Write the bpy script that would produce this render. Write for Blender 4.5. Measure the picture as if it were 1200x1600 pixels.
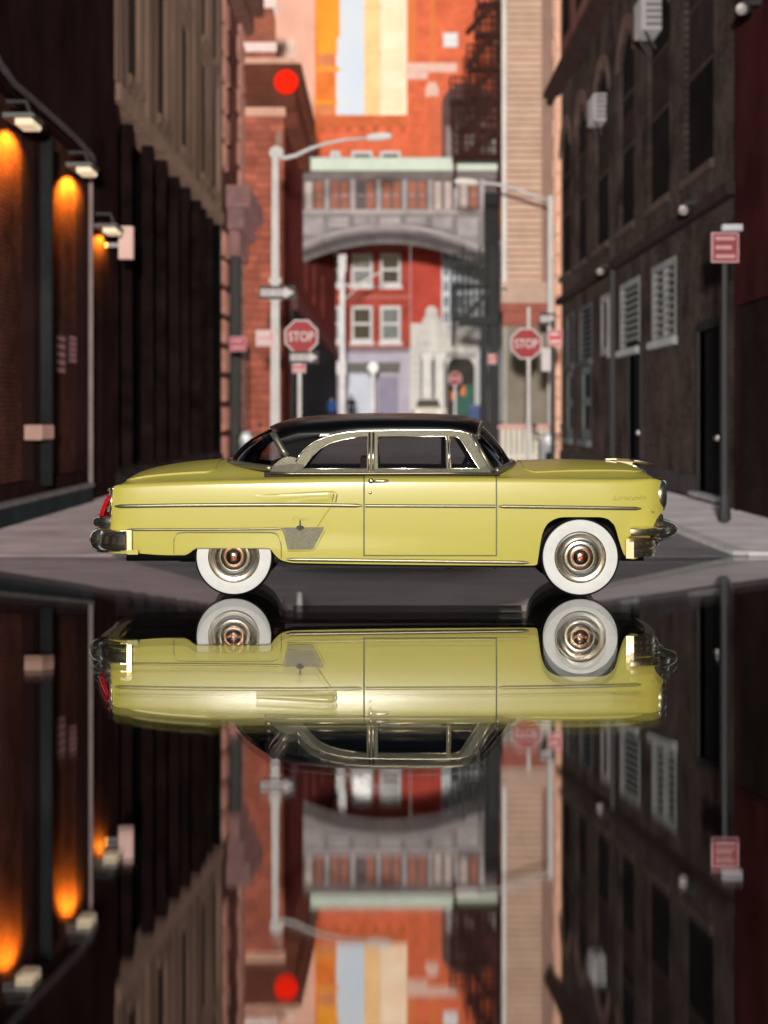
import bpy, bmesh, math, random
from mathutils import Vector, Matrix
from mathutils.geometry import tessellate_polygon
random.seed(11)
R = math.radians
for o in list(bpy.data.objects):
    bpy.data.objects.remove(o)
SC = bpy.context.scene
COL = SC.collection

# ------------------------------------------------------------------ camera
EYE = 1.65
cam = bpy.data.cameras.new('camera')
cam.sensor_fit = 'HORIZONTAL'; cam.sensor_width = 36; cam.lens = 90
cam.shift_y = -0.125
cam.clip_start = 0.1; cam.clip_end = 5000
cam.dof.use_dof = True; cam.dof.focus_distance = 17.55; cam.dof.aperture_fstop = 0.65
camo = bpy.data.objects.new('camera', cam); COL.objects.link(camo)
camo.location = (0, 0, EYE); camo.rotation_euler = (R(90), 0, 0)
SC.camera = camo
# ------------------------------------------------------------------ sky, sun, exposure
ELEV, AZ = 15, -3           # low sun behind the camera, a little to its left
world = bpy.data.worlds.new('World'); SC.world = world; world.use_nodes = True
wn = world.node_tree.nodes; wl = world.node_tree.links
skyn = wn.new('ShaderNodeTexSky'); skyn.sky_type = 'NISHITA'; skyn.sun_disc = False
skyn.sun_elevation = R(ELEV); skyn.sun_rotation = R(180 - AZ)
wn['Background'].inputs[1].default_value = 0.05
wl.new(skyn.outputs[0], wn['Background'].inputs[0])
sun = bpy.data.lights.new('sun', 'SUN'); sun.energy = 4.6; sun.angle = R(7); sun.color = (1, .96, .89)
suno = bpy.data.objects.new('sun', sun); COL.objects.link(suno)
suno.rotation_euler = (R(90 - ELEV), 0, R(AZ)); suno.location = (-4, -10, 12)
SC.view_settings.view_transform = 'Standard'; SC.view_settings.look = 'None'
SC.view_settings.exposure = -0.45; SC.view_settings.gamma = 1.0
SC.view_settings.use_curve_mapping = False

# ------------------------------------------------------------------ the street set
# The photograph is a scale car on a gloss plate in front of a street backdrop that stands a few
# metres (at car scale) behind it. The street is built here as a raked relief set: metric street
# coordinates (X right, Y distance, Z up) are drawn together towards one vanishing point on the
# set's back wall, the way a theatre set is built in false perspective.
SET_FRONT, SET_BACK = 22.6, 29.5
VANISH = Vector((0, SET_BACK, EYE))
def stage(p):
    t = (p[1] - SET_FRONT) / (p[1] - SET_FRONT + SET_BACK)
    return Vector((p[0], SET_FRONT, p[2])) * (1 - t) + VANISH * t

# measured positions: street metres from the position of a feature at distance Y
def SX(px, Y): return (px - 600) * Y / 3000
def SZ(py, Y): return EYE - (py - 650) * Y / 3000
LW, RW = -5.7, 6.0
def YL(px): return LW * 3000 / (px - 600)
def YR(px): return RW * 3000 / (px - 600)

class Frame:                      # facade coordinates: u along, v up, d outwards
    def __init__(s, kind, c): s.k, s.c = kind, c
    def p(s, u, v, d=0):
        if s.k == 'L': return (s.c + d, u, v)
        if s.k == 'R': return (s.c - d, u, v)
        return (u, s.c - d, v)
def N(Y): return Frame('N', Y)
FL, FR = Frame('L', LW), Frame('R', RW)

# ------------------------------------------------------------------ mesh builder
STAGED = set()
def root_of(o):
    while o.parent: o = o.parent
    return o
class MB:
    def __init__(s, F=None): s.v, s.f, s.a, s.F = [], [], [], F
    def add(s, p, a=None):
        s.v.append(tuple(p)); s.a.append(tuple(a) if a else tuple(p)); return len(s.v) - 1
    def q(s, u, v, d=0, F=None):
        F = F or s.F
        return s.add(F.p(u, v, d), (u, v, d))
    def box(s, u0, u1, v0, v1, d0, d1, F=None, bev=0):
        F = F or s.F
        if bev:
            a = [s.q(u, v, d0, F) for u, v in ((u0, v0), (u1, v0), (u1, v1), (u0, v1))]
            b = [s.q(u, v, d1 - bev, F) for u, v in ((u0, v0), (u1, v0), (u1, v1), (u0, v1))]
            c = [s.q(u, v, d1, F) for u, v in ((u0 + bev, v0 + bev), (u1 - bev, v0 + bev), (u1 - bev, v1 - bev), (u0 + bev, v1 - bev))]
            for A, B_ in ((a, b), (b, c)):
                for i in range(4):
                    j = (i + 1) % 4; s.f.append((A[i], A[j], B_[j], B_[i]))
            s.f.append(tuple(c)); s.f.append(tuple(a[::-1])); return s
        i = [s.q(u, v, d, F) for d in (d0, d1) for u, v in ((u0, v0), (u1, v0), (u1, v1), (u0, v1))]
        for a in ((4, 5, 6, 7), (3, 2, 1, 0), (0, 1, 5, 4), (1, 2, 6, 5), (2, 3, 7, 6), (3, 0, 4, 7)):
            s.f.append(tuple(i[k] for k in a))
        return s
    def quad(s, *pts):
        s.f.append(tuple(s.add(p) for p in pts)); return s
    def facade(s, u0, u1, v0, v1, holes=(), depth=.3, cell=1.6, F=None):
        F = F or s.F
        def brk(a, b, es):
            xs = sorted(set([a, b] + [e for e in es if a < e < b])); out = []
            for x, y in zip(xs, xs[1:]):
                n = max(1, int(math.ceil((y - x) / cell)))
                out += [x + (y - x) * k / n for k in range(n)]
            return out + [b]
        U = brk(u0, u1, [h[0] for h in holes] + [h[1] for h in holes])
        V = brk(v0, v1, [h[2] for h in holes] + [h[3] for h in holes])
        idx = {}
        def g(i, j):
            if (i, j) not in idx: idx[i, j] = s.q(U[i], V[j], 0, F)
            return idx[i, j]
        for i in range(len(U) - 1):
            for j in range(len(V) - 1):
                cu, cv = (U[i] + U[i + 1]) / 2, (V[j] + V[j + 1]) / 2
                if any(h[0] < cu < h[1] and h[2] < cv < h[3] for h in holes): continue
                s.f.append((g(i, j), g(i + 1, j), g(i + 1, j + 1), g(i, j + 1)))
        for h in holes:
            a, b, c, e = h[:4]
            for (p, q_) in (((a, c), (b, c)), ((b, c), (b, e)), ((b, e), (a, e)), ((a, e), (a, c))):
                s.f.append((s.q(*p, 0, F), s.q(*q_, 0, F), s.q(*q_, -depth, F), s.q(*p, -depth, F)))
            if len(h) > 4:                       # arched head: fill the two corners
                m, r = (a + b) / 2, (b - a) / 2; rv = h[4]
                for sg in (-1, 1):
                    pts = [(m + sg * r * math.cos(t), e - rv + rv * math.sin(t)) for t in [k * math.pi / 12 for k in range(7)]]
                    for p, q_ in zip(pts, pts[1:]):
                        s.f.append((s.q(m + sg * r, e, .004, F), s.q(*p, .004, F), s.q(*q_, .004, F)))
                        s.f.append((s.q(*p, .004, F), s.q(*q_, .004, F), s.q(*q_, -depth, F), s.q(*p, -depth, F)))
        return s
    def tube(s, pts, r, n=8, cap=True):
        pts = [Vector(p) for p in pts]; rs = r if isinstance(r, (list, tuple)) else [r] * len(pts)
        rings = []; up = Vector((0, 0, 1)); prev = None
        for i, p in enumerate(pts):
            t = (pts[min(i + 1, len(pts) - 1)] - pts[max(i - 1, 0)]).normalized()
            if prev is None:
                a = t.cross(up)
                if a.length < .05: a = t.cross(Vector((1, 0, 0)))
            else: a = prev - t * prev.dot(t)
            a.normalize(); prev = a; b = t.cross(a)
            rings.append([s.add(p + (a * math.cos(k * 2 * math.pi / n) + b * math.sin(k * 2 * math.pi / n)) * rs[i]) for k in range(n)])
        for A, B_ in zip(rings, rings[1:]):
            for k in range(n): s.f.append((A[k], A[(k + 1) % n], B_[(k + 1) % n], B_[k]))
        if cap: s.f.append(tuple(rings[0][::-1])); s.f.append(tuple(rings[-1]))
        return s
    def lathe(s, c, axis, prof, n=20):            # prof: (distance along axis, radius)
        c = Vector(c); ax = Vector(axis).normalized()
        a = ax.orthogonal().normalized(); b = ax.cross(a); rings = []
        for h, r in prof:
            rings.append([s.add(c + ax * h + (a * math.cos(k * 2 * math.pi / n) + b * math.sin(k * 2 * math.pi / n)) * max(r, 1e-4)) for k in range(n)])
        for A, B_ in zip(rings, rings[1:]):
            for k in range(n): s.f.append((A[k], A[(k + 1) % n], B_[(k + 1) % n], B_[k]))
        s.f.append(tuple(rings[0][::-1])); s.f.append(tuple(rings[-1]))
        return s
    def grid(s, rows):
        ids = [[s.add(p) for p in r] for r in rows]
        for A, B_ in zip(ids, ids[1:]):
            for k in range(len(A) - 1): s.f.append((A[k], A[k + 1], B_[k + 1], B_[k]))
        return s
    def plate(s, outer, holes, fn, t0, t1):       # flat outline with holes -> solid; fn(x, z, offset) -> point
        loops = [outer] + list(holes); flat = [p for l in loops for p in l]
        tris = tessellate_polygon([[Vector((p[0], p[1], 0)) for p in l] for l in loops])
        fr = [s.add(fn(p[0], p[1], t1), (p[0], p[1], 0)) for p in flat]; bk = [s.add(fn(p[0], p[1], t0), (p[0], p[1], 0)) for p in flat]
        for t in tris:
            s.f.append(tuple(fr[i] for i in t)); s.f.append(tuple(bk[i] for i in t[::-1]))
        k = 0
        for l in loops:
            n = len(l)
            for i in range(n):
                j = (i + 1) % n
                s.f.append((fr[k + i], fr[k + j], bk[k + j], bk[k + i]))
            k += n
        return s
    def text(s, body, fn, u0, u1, v0, v1, d, shear=0, bold=0):
        cu = bpy.data.curves.new('t', 'FONT'); cu.body = body; cu.shear = shear; cu.offset = bold
        ob = bpy.data.objects.new('t', cu); COL.objects.link(ob)
        me = bpy.data.meshes.new_from_object(ob.evaluated_get(bpy.context.evaluated_depsgraph_get()))
        xs = [v.co.x for v in me.vertices]; ys = [v.co.y for v in me.vertices]
        x0, x1, y0, y1 = min(xs), max(xs), min(ys), max(ys); k = len(s.v)
        for v in me.vertices:
            u = u0 + (v.co.x - x0) / (x1 - x0) * (u1 - u0); w = v0 + (v.co.y - y0) / (y1 - y0) * (v1 - v0)
            s.add(fn(u, w, d))
        for p in me.polygons: s.f.append(tuple(k + i for i in p.vertices))
        bpy.data.objects.remove(ob); bpy.data.curves.remove(cu); bpy.data.meshes.remove(me)
        return s
    def build(s, name, m, parent=None, smooth=False, staged=None, origin=None):
        if staged is None: staged = parent is not None and root_of(parent).name in STAGED
        me = bpy.data.meshes.new(name)
        if staged: P = [stage(p) for p in s.v]
        else: P = [Vector(p) for p in s.v]
        base = Vector((0, 0, 0))
        if parent is not None:
            q_ = parent
            while q_: base += q_.location; q_ = q_.parent
        loc = Vector((0, 0, 0))
        if parent is None:
            if origin is None:
                lo = min(p.z for p in P)
                origin = (sum(p.x for p in P) / len(P), sum(p.y for p in P) / len(P), lo)
            loc = Vector(origin); base = loc
        me.from_pydata([p - base for p in P], [], s.f)
        at = me.attributes.new('sp', 'FLOAT_VECTOR', 'POINT')
        at.data.foreach_set('vector', [c for a in s.a for c in a])
        bm = bmesh.new(); bm.from_mesh(me)
        if smooth: bmesh.ops.remove_doubles(bm, verts=bm.verts, dist=1e-5)
        bmesh.ops.recalc_face_normals(bm, faces=bm.faces)
        bm.to_mesh(me); bm.free()
        if smooth:
            me.polygons.foreach_set('use_smooth', [True] * len(me.polygons))
            if smooth is not True: me.set_sharp_from_angle(angle=R(smooth))
        me.materials.append(m)
        o = bpy.data.objects.new(name, me); COL.objects.link(o); o.location = loc
        if parent is not None: o.parent = parent
        return o

def tag(o, label=None, cat=None, group=None, kind=None):
    for k, v in (('label', label), ('category', cat), ('group', group), ('kind', kind)):
        if v: o[k] = v
    return o
def thing(name, label, cat, at, group=None, staged=True):
    o = bpy.data.objects.new(name, None); COL.objects.link(o); o.empty_display_size = .2
    o.location = stage(at) if staged else Vector(at)
    if staged: STAGED.add(o.name)
    return tag(o, label, cat, group)

# ------------------------------------------------------------------ materials
MATS = {}
def srgb(r, g, b):
    f = lambda c: ((c / 255 + .055) / 1.055) ** 2.4 if c > 10 else c / 255 / 12.92
    return (f(r), f(g), f(b))
def sh(m): 
    m.use_nodes = True; n = m.node_tree.nodes
    return n, m.node_tree.links, n['Principled BSDF']
def coords(n, attr):
    if attr:
        a = n.new('ShaderNodeAttribute'); a.attribute_name = 'sp'; return a.outputs['Vector']
    return n.new('ShaderNodeTexCoord').outputs['Object']
def mat(name, col, rough=.7, var=.25, scale=1.5, metal=0, spec=.2, bump=0, coat=0, attr=True, fine=0, streak=False):
    if name in MATS: return MATS[name]
    m = bpy.data.materials.new(name); n, l, b = sh(m); MATS[name] = m
    b.inputs['Roughness'].default_value = rough; b.inputs['Metallic'].default_value = metal
    b.inputs['Specular IOR Level'].default_value = spec
    b.inputs['Coat Weight'].default_value = coat; b.inputs['Coat Roughness'].default_value = .03
    b.inputs['Base Color'].default_value = (*col, 1)
    if var:
        c = coords(n, attr)
        if streak:
            mp = n.new('ShaderNodeMapping'); mp.inputs['Scale'].default_value = (1, .12, 1); l.new(c, mp.inputs[0]); c = mp.outputs[0]
        t = n.new('ShaderNodeTexNoise'); t.inputs['Scale'].default_value = scale; t.inputs['Detail'].default_value = 6
        t.inputs['Roughness'].default_value = .65
        l.new(c, t.inputs['Vector'])
        r = n.new('ShaderNodeValToRGB'); l.new(t.outputs['Fac'], r.inputs[0])
        r.color_ramp.elements[0].position = .3; r.color_ramp.elements[1].position = .7
        r.color_ramp.elements[0].color = (*[x * (1 - var) for x in col], 1)
        r.color_ramp.elements[1].color = (*[min(1, x * (1 + var)) for x in col], 1)
        l.new(r.outputs[0], b.inputs['Base Color'])
        if bump:
            bp = n.new('ShaderNodeBump'); bp.inputs['Strength'].default_value = bump; bp.inputs['Distance'].default_value = .02
            l.new(t.outputs['Fac'], bp.inputs['Height']); l.new(bp.outputs[0], b.inputs['Normal'])
    return m
def brick(name, c1, c2, mortar, w=.22, h=.075, dirt=.5, rough=.85, spec=.03):
    if name in MATS: return MATS[name]
    m = bpy.data.materials.new(name); n, l, b = sh(m); MATS[name] = m
    b.inputs['Roughness'].default_value = rough; b.inputs['Specular IOR Level'].default_value = spec
    c = coords(n, True)
    t = n.new('ShaderNodeTexBrick'); l.new(c, t.inputs['Vector'])
    t.inputs['Color1'].default_value = (*c1, 1); t.inputs['Color2'].default_value = (*c2, 1); t.inputs['Mortar'].default_value = (*mortar, 1)
    t.inputs['Scale'].default_value = 1; t.inputs['Brick Width'].default_value = w; t.inputs['Row Height'].default_value = h
    t.inputs['Mortar Size'].default_value = .012; t.inputs['Bias'].default_value = -.2
    z = n.new('ShaderNodeTexNoise'); z.inputs['Scale'].default_value = .6; z.inputs['Detail'].default_value = 7; z.inputs['Roughness'].default_value = .7
    l.new(c, z.inputs['Vector'])
    mr = n.new('ShaderNodeMapRange'); l.new(z.outputs['Fac'], mr.inputs[0])
    mr.inputs[1].default_value = .3; mr.inputs[2].default_value = .7; mr.inputs[3].default_value = 1 - dirt; mr.inputs[4].default_value = 1 + dirt
    mx = n.new('ShaderNodeMix'); mx.data_type = 'RGBA'; mx.blend_type = 'MULTIPLY'; mx.inputs[0].default_value = 1
    l.new(t.outputs['Color'], mx.inputs[6]); l.new(mr.outputs[0], mx.inputs[7]); l.new(mx.outputs[2], b.inputs['Base Color'])
    bp = n.new('ShaderNodeBump'); bp.inputs['Strength'].default_value = .5; bp.inputs['Distance'].default_value = .01; bp.invert = True
    l.new(t.outputs['Fac'], bp.inputs['Height']); l.new(bp.outputs[0], b.inputs['Normal'])
    return m
def emit(name, col, st):
    if name in MATS: return MATS[name]
    m = bpy.data.materials.new(name); n, l, b = sh(m); MATS[name] = m
    b.inputs['Base Color'].default_value = (*col, 1); b.inputs['Emission Color'].default_value = (*col, 1); b.inputs['Emission Strength'].default_value = st; b.inputs['Specular IOR Level'].default_value = 0; b.inputs['Roughness'].default_value = 1
    return m
def glass(name, tint, gloss=.12, rough=.02):
    if name in MATS: return MATS[name]
    m = bpy.data.materials.new(name); n, l, b = sh(m); MATS[name] = m
    n.remove(b); out = n['Material Output']
    t = n.new('ShaderNodeBsdfTransparent'); t.inputs[0].default_value = (*tint, 1)
    g = n.new('ShaderNodeBsdfGlossy'); g.inputs['Roughness'].default_value = rough
    f = n.new('ShaderNodeFresnel'); f.inputs[0].default_value = 1.5
    mx = n.new('ShaderNodeMixShader'); l.new(f.outputs[0], mx.inputs[0]); l.new(t.outputs[0], mx.inputs[1]); l.new(g.outputs[0], mx.inputs[2])
    l.new(mx.outputs[0], out.inputs[0])
    return m
def hermite(pts):
    xs = [p[0] for p in pts]; ys = [p[1] for p in pts]; n = len(xs)
    dl = [(ys[i + 1] - ys[i]) / (xs[i + 1] - xs[i]) for i in range(n - 1)]
    ms = [dl[0]] + [0 if dl[i - 1] * dl[i] <= 0 else 2 * dl[i - 1] * dl[i] / (dl[i - 1] + dl[i]) for i in range(1, n - 1)] + [dl[-1]]
    def f(x):
        if x <= xs[0]: return ys[0]
        if x >= xs[-1]: return ys[-1]
        i = 0
        while x > xs[i + 1]: i += 1
        h = xs[i + 1] - xs[i]; t = (x - xs[i]) / h
        return (ys[i] * (2 * t**3 - 3 * t**2 + 1) + h * ms[i] * (t**3 - 2 * t**2 + t) + ys[i + 1] * (-2 * t**3 + 3 * t**2) + h * ms[i + 1] * (t**3 - t**2))
    return f
# ================================================================== STRUCTURE: ground, plate, sky
def sky_material():
    m = bpy.data.materials.new('evening_sky'); n, l, b = sh(m); n.remove(b)
    e = n.new('ShaderNodeEmission'); out = n['Material Output']
    a = n.new('ShaderNodeAttribute'); a.attribute_name = 'sp'
    sp = n.new('ShaderNodeSeparateXYZ'); l.new(a.outputs['Vector'], sp.inputs[0])
    r = n.new('ShaderNodeValToRGB'); mr = n.new('ShaderNodeMapRange')
    l.new(sp.outputs['Z'], mr.inputs[0]); mr.inputs[1].default_value = 2; mr.inputs[2].default_value = 14
    l.new(mr.outputs[0], r.inputs[0])
    r.color_ramp.elements[0].color = (.82, .86, .9, 1); r.color_ramp.elements[1].color = (.62, .78, .92, 1)
    t = n.new('ShaderNodeTexNoise'); t.inputs['Scale'].default_value = .7; t.inputs['Detail'].default_value = 4
    l.new(a.outputs['Vector'], t.inputs['Vector'])
    mx = n.new('ShaderNodeMix'); mx.data_type = 'RGBA'; mx.inputs[7].default_value = (.9, .86, .82, 1)
    m2 = n.new('ShaderNodeMapRange'); l.new(t.outputs['Fac'], m2.inputs[0]); m2.inputs[1].default_value = .45; m2.inputs[2].default_value = .7
    l.new(m2.outputs[0], mx.inputs[0]); l.new(r.outputs[0], mx.inputs[6]); l.new(mx.outputs[2], e.inputs[0])
    e.inputs[1].default_value = 1.4; l.new(e.outputs[0], out.inputs[0])
    return m
b = MB(); b.grid([[(-16 + 4 * i, SET_BACK + .15, -.1 + 2.2 * j) for i in range(9)] for j in range(8)])
tag(b.build('sky', sky_material(), origin=(0, SET_BACK + .15, 0)), 'pale evening sky showing between the far buildings', 'sky', kind='structure')

b = MB(); b.grid([[(-1500 + 300 * i, -1500 + 300 * j, -.14) for i in range(11)] for j in range(11)])
tag(b.build('ground', mat('dark_ground', (.03, .03, .032), .9), origin=(0, 0, -.14)), 'dark ground around the gloss plate', 'ground', kind='structure')

def sheet_material():
    m = bpy.data.materials.new('clear_acrylic'); n, l, b_ = sh(m); n.remove(b_); out = n['Material Output']
    g = n.new('ShaderNodeBsdfGlossy'); g.inputs['Roughness'].default_value = .012
    tr = n.new('ShaderNodeBsdfTransparent'); f = n.new('ShaderNodeFresnel'); f.inputs[0].default_value = 1.6
    gm = n.new('ShaderNodeNewGeometry'); io = n.new('ShaderNodeMapRange'); io.inputs[3].default_value = 1.6; io.inputs[4].default_value = 1 / 1.6   # same reflectance from below
    l.new(gm.outputs['Backfacing'], io.inputs[0]); l.new(io.outputs[0], f.inputs[0])
    tr.inputs[0].default_value = (.95, .95, .95, 1)
    mx = n.new('ShaderNodeMixShader'); l.new(f.outputs[0], mx.inputs[0]); l.new(tr.outputs[0], mx.inputs[1]); l.new(g.outputs[0], mx.inputs[2]); l.new(mx.outputs[0], out.inputs[0])
    return m
def mirror_material():
    m = bpy.data.materials.new('dark_mirror'); n, l, b_ = sh(m)
    b_.inputs['Metallic'].default_value = 1; b_.inputs['Roughness'].default_value = .02
    b_.inputs['Base Color'].default_value = (.52, .52, .51, 1)
    return m
b = MB(N(0)); b.box(-12, 12, -.12, -.035, -22.58, 3, bev=.005)
tag(b.build('mirror_plate', mirror_material(), origin=(0, 10, -.12)), 'dark mirror plate under the clear sheet the car stands on', 'floor', kind='structure')
b = MB(); b.grid([[(-12 + 3 * i, -3 + 25.58 * j / 6, 0) for i in range(9)] for j in range(7)])
tag(b.build('clear_sheet', sheet_material(), origin=(0, 10, 0)), 'polished clear acrylic sheet under the car, mirroring the street', 'floor', kind='structure')

b = MB(N(0)); b.box(-12.5, 12.5, -.13, -.001, -22.598, -22.584)
tag(b.build('plate_edge', mat('edge_black', (.006, .006, .006), .8, 0, spec=0), origin=(0, 22.59, -.13)), 'black edge board behind the acrylic sheet', 'floor', kind='structure')
pav = mat('pavement_concrete', (.37, .295, .30), .9, .3, .8)
def ground_sheet(name, x0, x1, y0, y1, z, m, label, hump=True):
    rows = []
    ys = [y0 * (y1 / y0) ** (k / 24) for k in range(25)]
    for y in ys: rows.append([(x0 + (x1 - x0) * i / 6, y, z + rise(y)) for i in range(7)])
    bb = MB(); bb.grid(rows)
    top = bb.build(name, m, staged=True)
    return tag(top, label, name.replace('_', ' '), kind='structure')
def rise(Y): return max(0, min(1.2, (Y - 75) * .03))          # the far end of the street climbs gently
ground_sheet('road', -40, 40, 22.61, 420, .004, mat('asphalt', (.145, .135, .14), .9, .40, .35), 'grey asphalt street running away between the buildings')
def kerbed(x0, x1, y0, y1, h, label, edge):
    bb = MB(); ys = [y0 * (y1 / y0) ** (k / 16) for k in range(17)]
    bb.grid([[(x0, y, h), ((x0 + x1) / 2, y, h), (x1, y, h)] for y in ys])
    bb.grid([[(edge, y, h), (edge, y, 0)] for y in ys])
    bb.grid([[(x0, y0, h), (x1, y0, h)], [(x0, y0, 0), (x1, y0, 0)]])
    o = bb.build('pavement', pav if x0 < 0 else mat('pale_pavement', (.48, .44, .455), .9, .3, .7), staged=True)
    return tag(o, label, 'pavement', kind='structure')
kerbed(-5.7, -3.2, 22.62, 160, .012, 'pinkish grey pavement beside the dark warehouse on the left', -3.2)
pr = kerbed(4.3, 6.0, 22.62, 68, .05, 'pale pavement with stone kerb below the dark brick building on the right', 4.3)
STAGED.add(pr.name)
st_mat = mat('kerb_stone', (.36, .34, .34), .85, .2, 3)
y = 22.65
while y < 62:                                                  # kerb stones laid one by one
    w = 1.2 + y * .012
    P = MB(N(0)); P.box(4.12, 4.32, 0, .058, -(y + w - .03), -y, bev=.01)
    P.build('kerb_stone', st_mat, pr, staged=True)
    y += w

# ================================================================== BUILDINGS
def part(name, m, parent, fn, F=None, smooth=False, label=None):
    bb = MB(F); fn(bb); o = bb.build(name, m, parent, smooth)
    if label: o['label'] = label
    return o
dark_pane = mat('dark_window_glass', (.016, .018, .021), .08, .3, .8, spec=.5)
grey_pane = mat('grey_window_glass', (.10, .12, .13), .15, .5, .7, spec=.5)
white_paint = mat('white_painted_frame', (.62, .60, .60), .6, .12, 2)
black_iron = mat('black_iron', (.012, .011, .011), .55, .3, 4)
def window(parent, F, u0, u1, v0, v1, d, frame_m, pane_m, fw=.12, cross=0, mull=0, sill=None):
    a = MB(F)
    a.box(u0, u0 + fw, v0, v1, d, d + .1); a.box(u1 - fw, u1, v0, v1, d, d + .1)
    a.box(u0 + fw, u1 - fw, v0, v0 + fw, d, d + .1); a.box(u0 + fw, u1 - fw, v1 - fw, v1, d, d + .1)
    o = a.build('window', frame_m, parent)
    p = MB(F); p.box(u0 + fw * .8, u1 - fw * .8, v0 + fw * .8, v1 - fw * .8, d + .01, d + .03); p.build('pane', pane_m, o)
    for k in range(cross):
        v = v0 + (v1 - v0) * (k + 1) / (cross + 1)
        p = MB(F); p.box(u0 + fw, u1 - fw, v - fw * .4, v + fw * .4, d + .03, d + .085); p.build('sash_bar', frame_m, o)
    for k in range(mull):
        u = u0 + (u1 - u0) * (k + 1) / (mull + 1)
        p = MB(F); p.box(u - fw * .3, u + fw * .3, v0 + fw, v1 - fw, d + .03, d + .08); p.build('glazing_bar', frame_m, o)
    if sill:
        p = MB(F); p.box(u0 - .1, u1 + .1, v0 - sill, v0 - .004, d - .05, d + .25); p.build('sill', frame_m, o)
    return o

# ---- left: dark brick warehouse with the lit lamps
L1 = thing('brick_warehouse', 'dark brick warehouse with orange lamplit bays at the left edge', 'building', (LW, 31, 0))
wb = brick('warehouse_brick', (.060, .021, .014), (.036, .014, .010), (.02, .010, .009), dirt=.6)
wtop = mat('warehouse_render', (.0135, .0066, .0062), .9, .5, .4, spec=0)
u_end = YL(160)
bays = [(25.4, YL(52), .6, 6.6), (YL(74), YL(134), .6, 6.6)]
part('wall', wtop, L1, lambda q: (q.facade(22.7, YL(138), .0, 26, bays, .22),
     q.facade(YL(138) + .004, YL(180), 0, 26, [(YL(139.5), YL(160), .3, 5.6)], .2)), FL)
for a0, a1, c0, c1 in bays + [(YL(139.5), YL(160), .3, 5.6)]:
    part('brick_bay', wb, L1, lambda q: q.facade(a0 - .01, a1 + .01, c0 - .01, c1 + .01, cell=.8, F=Frame('L', LW - .19)))
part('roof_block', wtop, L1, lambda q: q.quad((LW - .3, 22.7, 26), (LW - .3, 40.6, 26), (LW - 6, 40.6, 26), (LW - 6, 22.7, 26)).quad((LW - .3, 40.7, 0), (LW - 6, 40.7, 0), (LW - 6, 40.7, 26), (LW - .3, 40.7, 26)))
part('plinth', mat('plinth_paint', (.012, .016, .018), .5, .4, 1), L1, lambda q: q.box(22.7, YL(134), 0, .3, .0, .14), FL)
part('plinth_coping', mat('plinth_coping_stone', (.10, .085, .085), .7, .3, 2), L1, lambda q: q.box(22.7, YL(134), .304, .37, .0, .17), FL)
part('corner_guard', mat('steel_guard', (.16, .115, .11), .5, .2, 2), L1, lambda q: q.tube([(LW + .06, YL(137), 0), (LW + .06, YL(137), 6.3)], .045))
part('eaves_conduit', mat('conduit_paint', (.05, .042, .045), .5, .2), L1, lambda q: q.tube(
     [(LW + .22, YL(px) , SZ(py, YL(px))) for px, py in ((-60, 30), (-25, 98), (0, 132), (18, 146), (40, 165), (75, 195), (105, 222), (125, 243), (133, 262))], .055), smooth=True)
part('downpipe', mat('pipe_grey', (.020, .022, .023), .7, .3, spec=.05), L1, lambda q: q.tube([(LW + .12, YL(61), .5), (LW + .12, YL(61), 6.2)], .11, 10), smooth=True)
def wall_lamp(px, zl, label, watts):
    Y = YL(px); d = .3
    t = thing('wall_lamp', label, 'lamp', (LW, Y, zl), 'lit lamps on the brick warehouse')
    part('hood', mat('lamp_hood', (.05, .045, .04), .4, .2), t, lambda q: q.box(Y - .42, Y + .42, zl + .10, zl + .17, .02, .50, bev=.03), FL)
    part('lens', emit('lamp_lens_glow', (.72, .60, .42), .55), t, lambda q: q.box(Y - .36, Y + .36, zl, zl + .096, .2, .47, bev=.03), FL)
    part('arm', black_iron, t, lambda q: q.tube([(LW, Y, zl + .4), (LW + .3, Y, zl + .4), (LW + .36, Y, zl + .2)], .035))
    li = bpy.data.lights.new('lamp_light', 'SPOT'); li.energy = watts; li.color = (1, .40, .025); li.spot_size = R(84); li.spot_blend = .8; li.shadow_soft_size = .03
    lo = bpy.data.objects.new('lamp_light', li); COL.objects.link(lo); lo.parent = t
    lo.location = stage((LW + .16, Y, zl + .02)) - t.location
    wd = (stage((LW, Y + 1, 3)) - stage((LW, Y - 1, 3))).normalized()
    lo.rotation_euler = Vector((-wd.y * .95, wd.x * .95, -1)).to_track_quat('-Z', 'Y').to_euler()
wall_lamp(10, SZ(200, YL(10)), 'lit wall lamp nearest the left edge, above the first orange bay', 750)
wall_lamp(107, SZ(273, YL(107)), 'lit wall lamp above the second orange bay, below the conduit end', 750)
wall_lamp(149, SZ(366, YL(149)), 'small lit wall lamp above the narrow orange strip beside the white box sign', 700)
t = tag(MB(FL).box(YL(38), YL(58), SZ(687, 30.8), SZ(664, 30.8), .0, .28, bev=.02).build('junction_box', mat('box_cream', (.34, .20, .16), .6, .15), staged=True),
        'cream junction box low on the dark warehouse wall under the downpipe', 'box')
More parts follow.
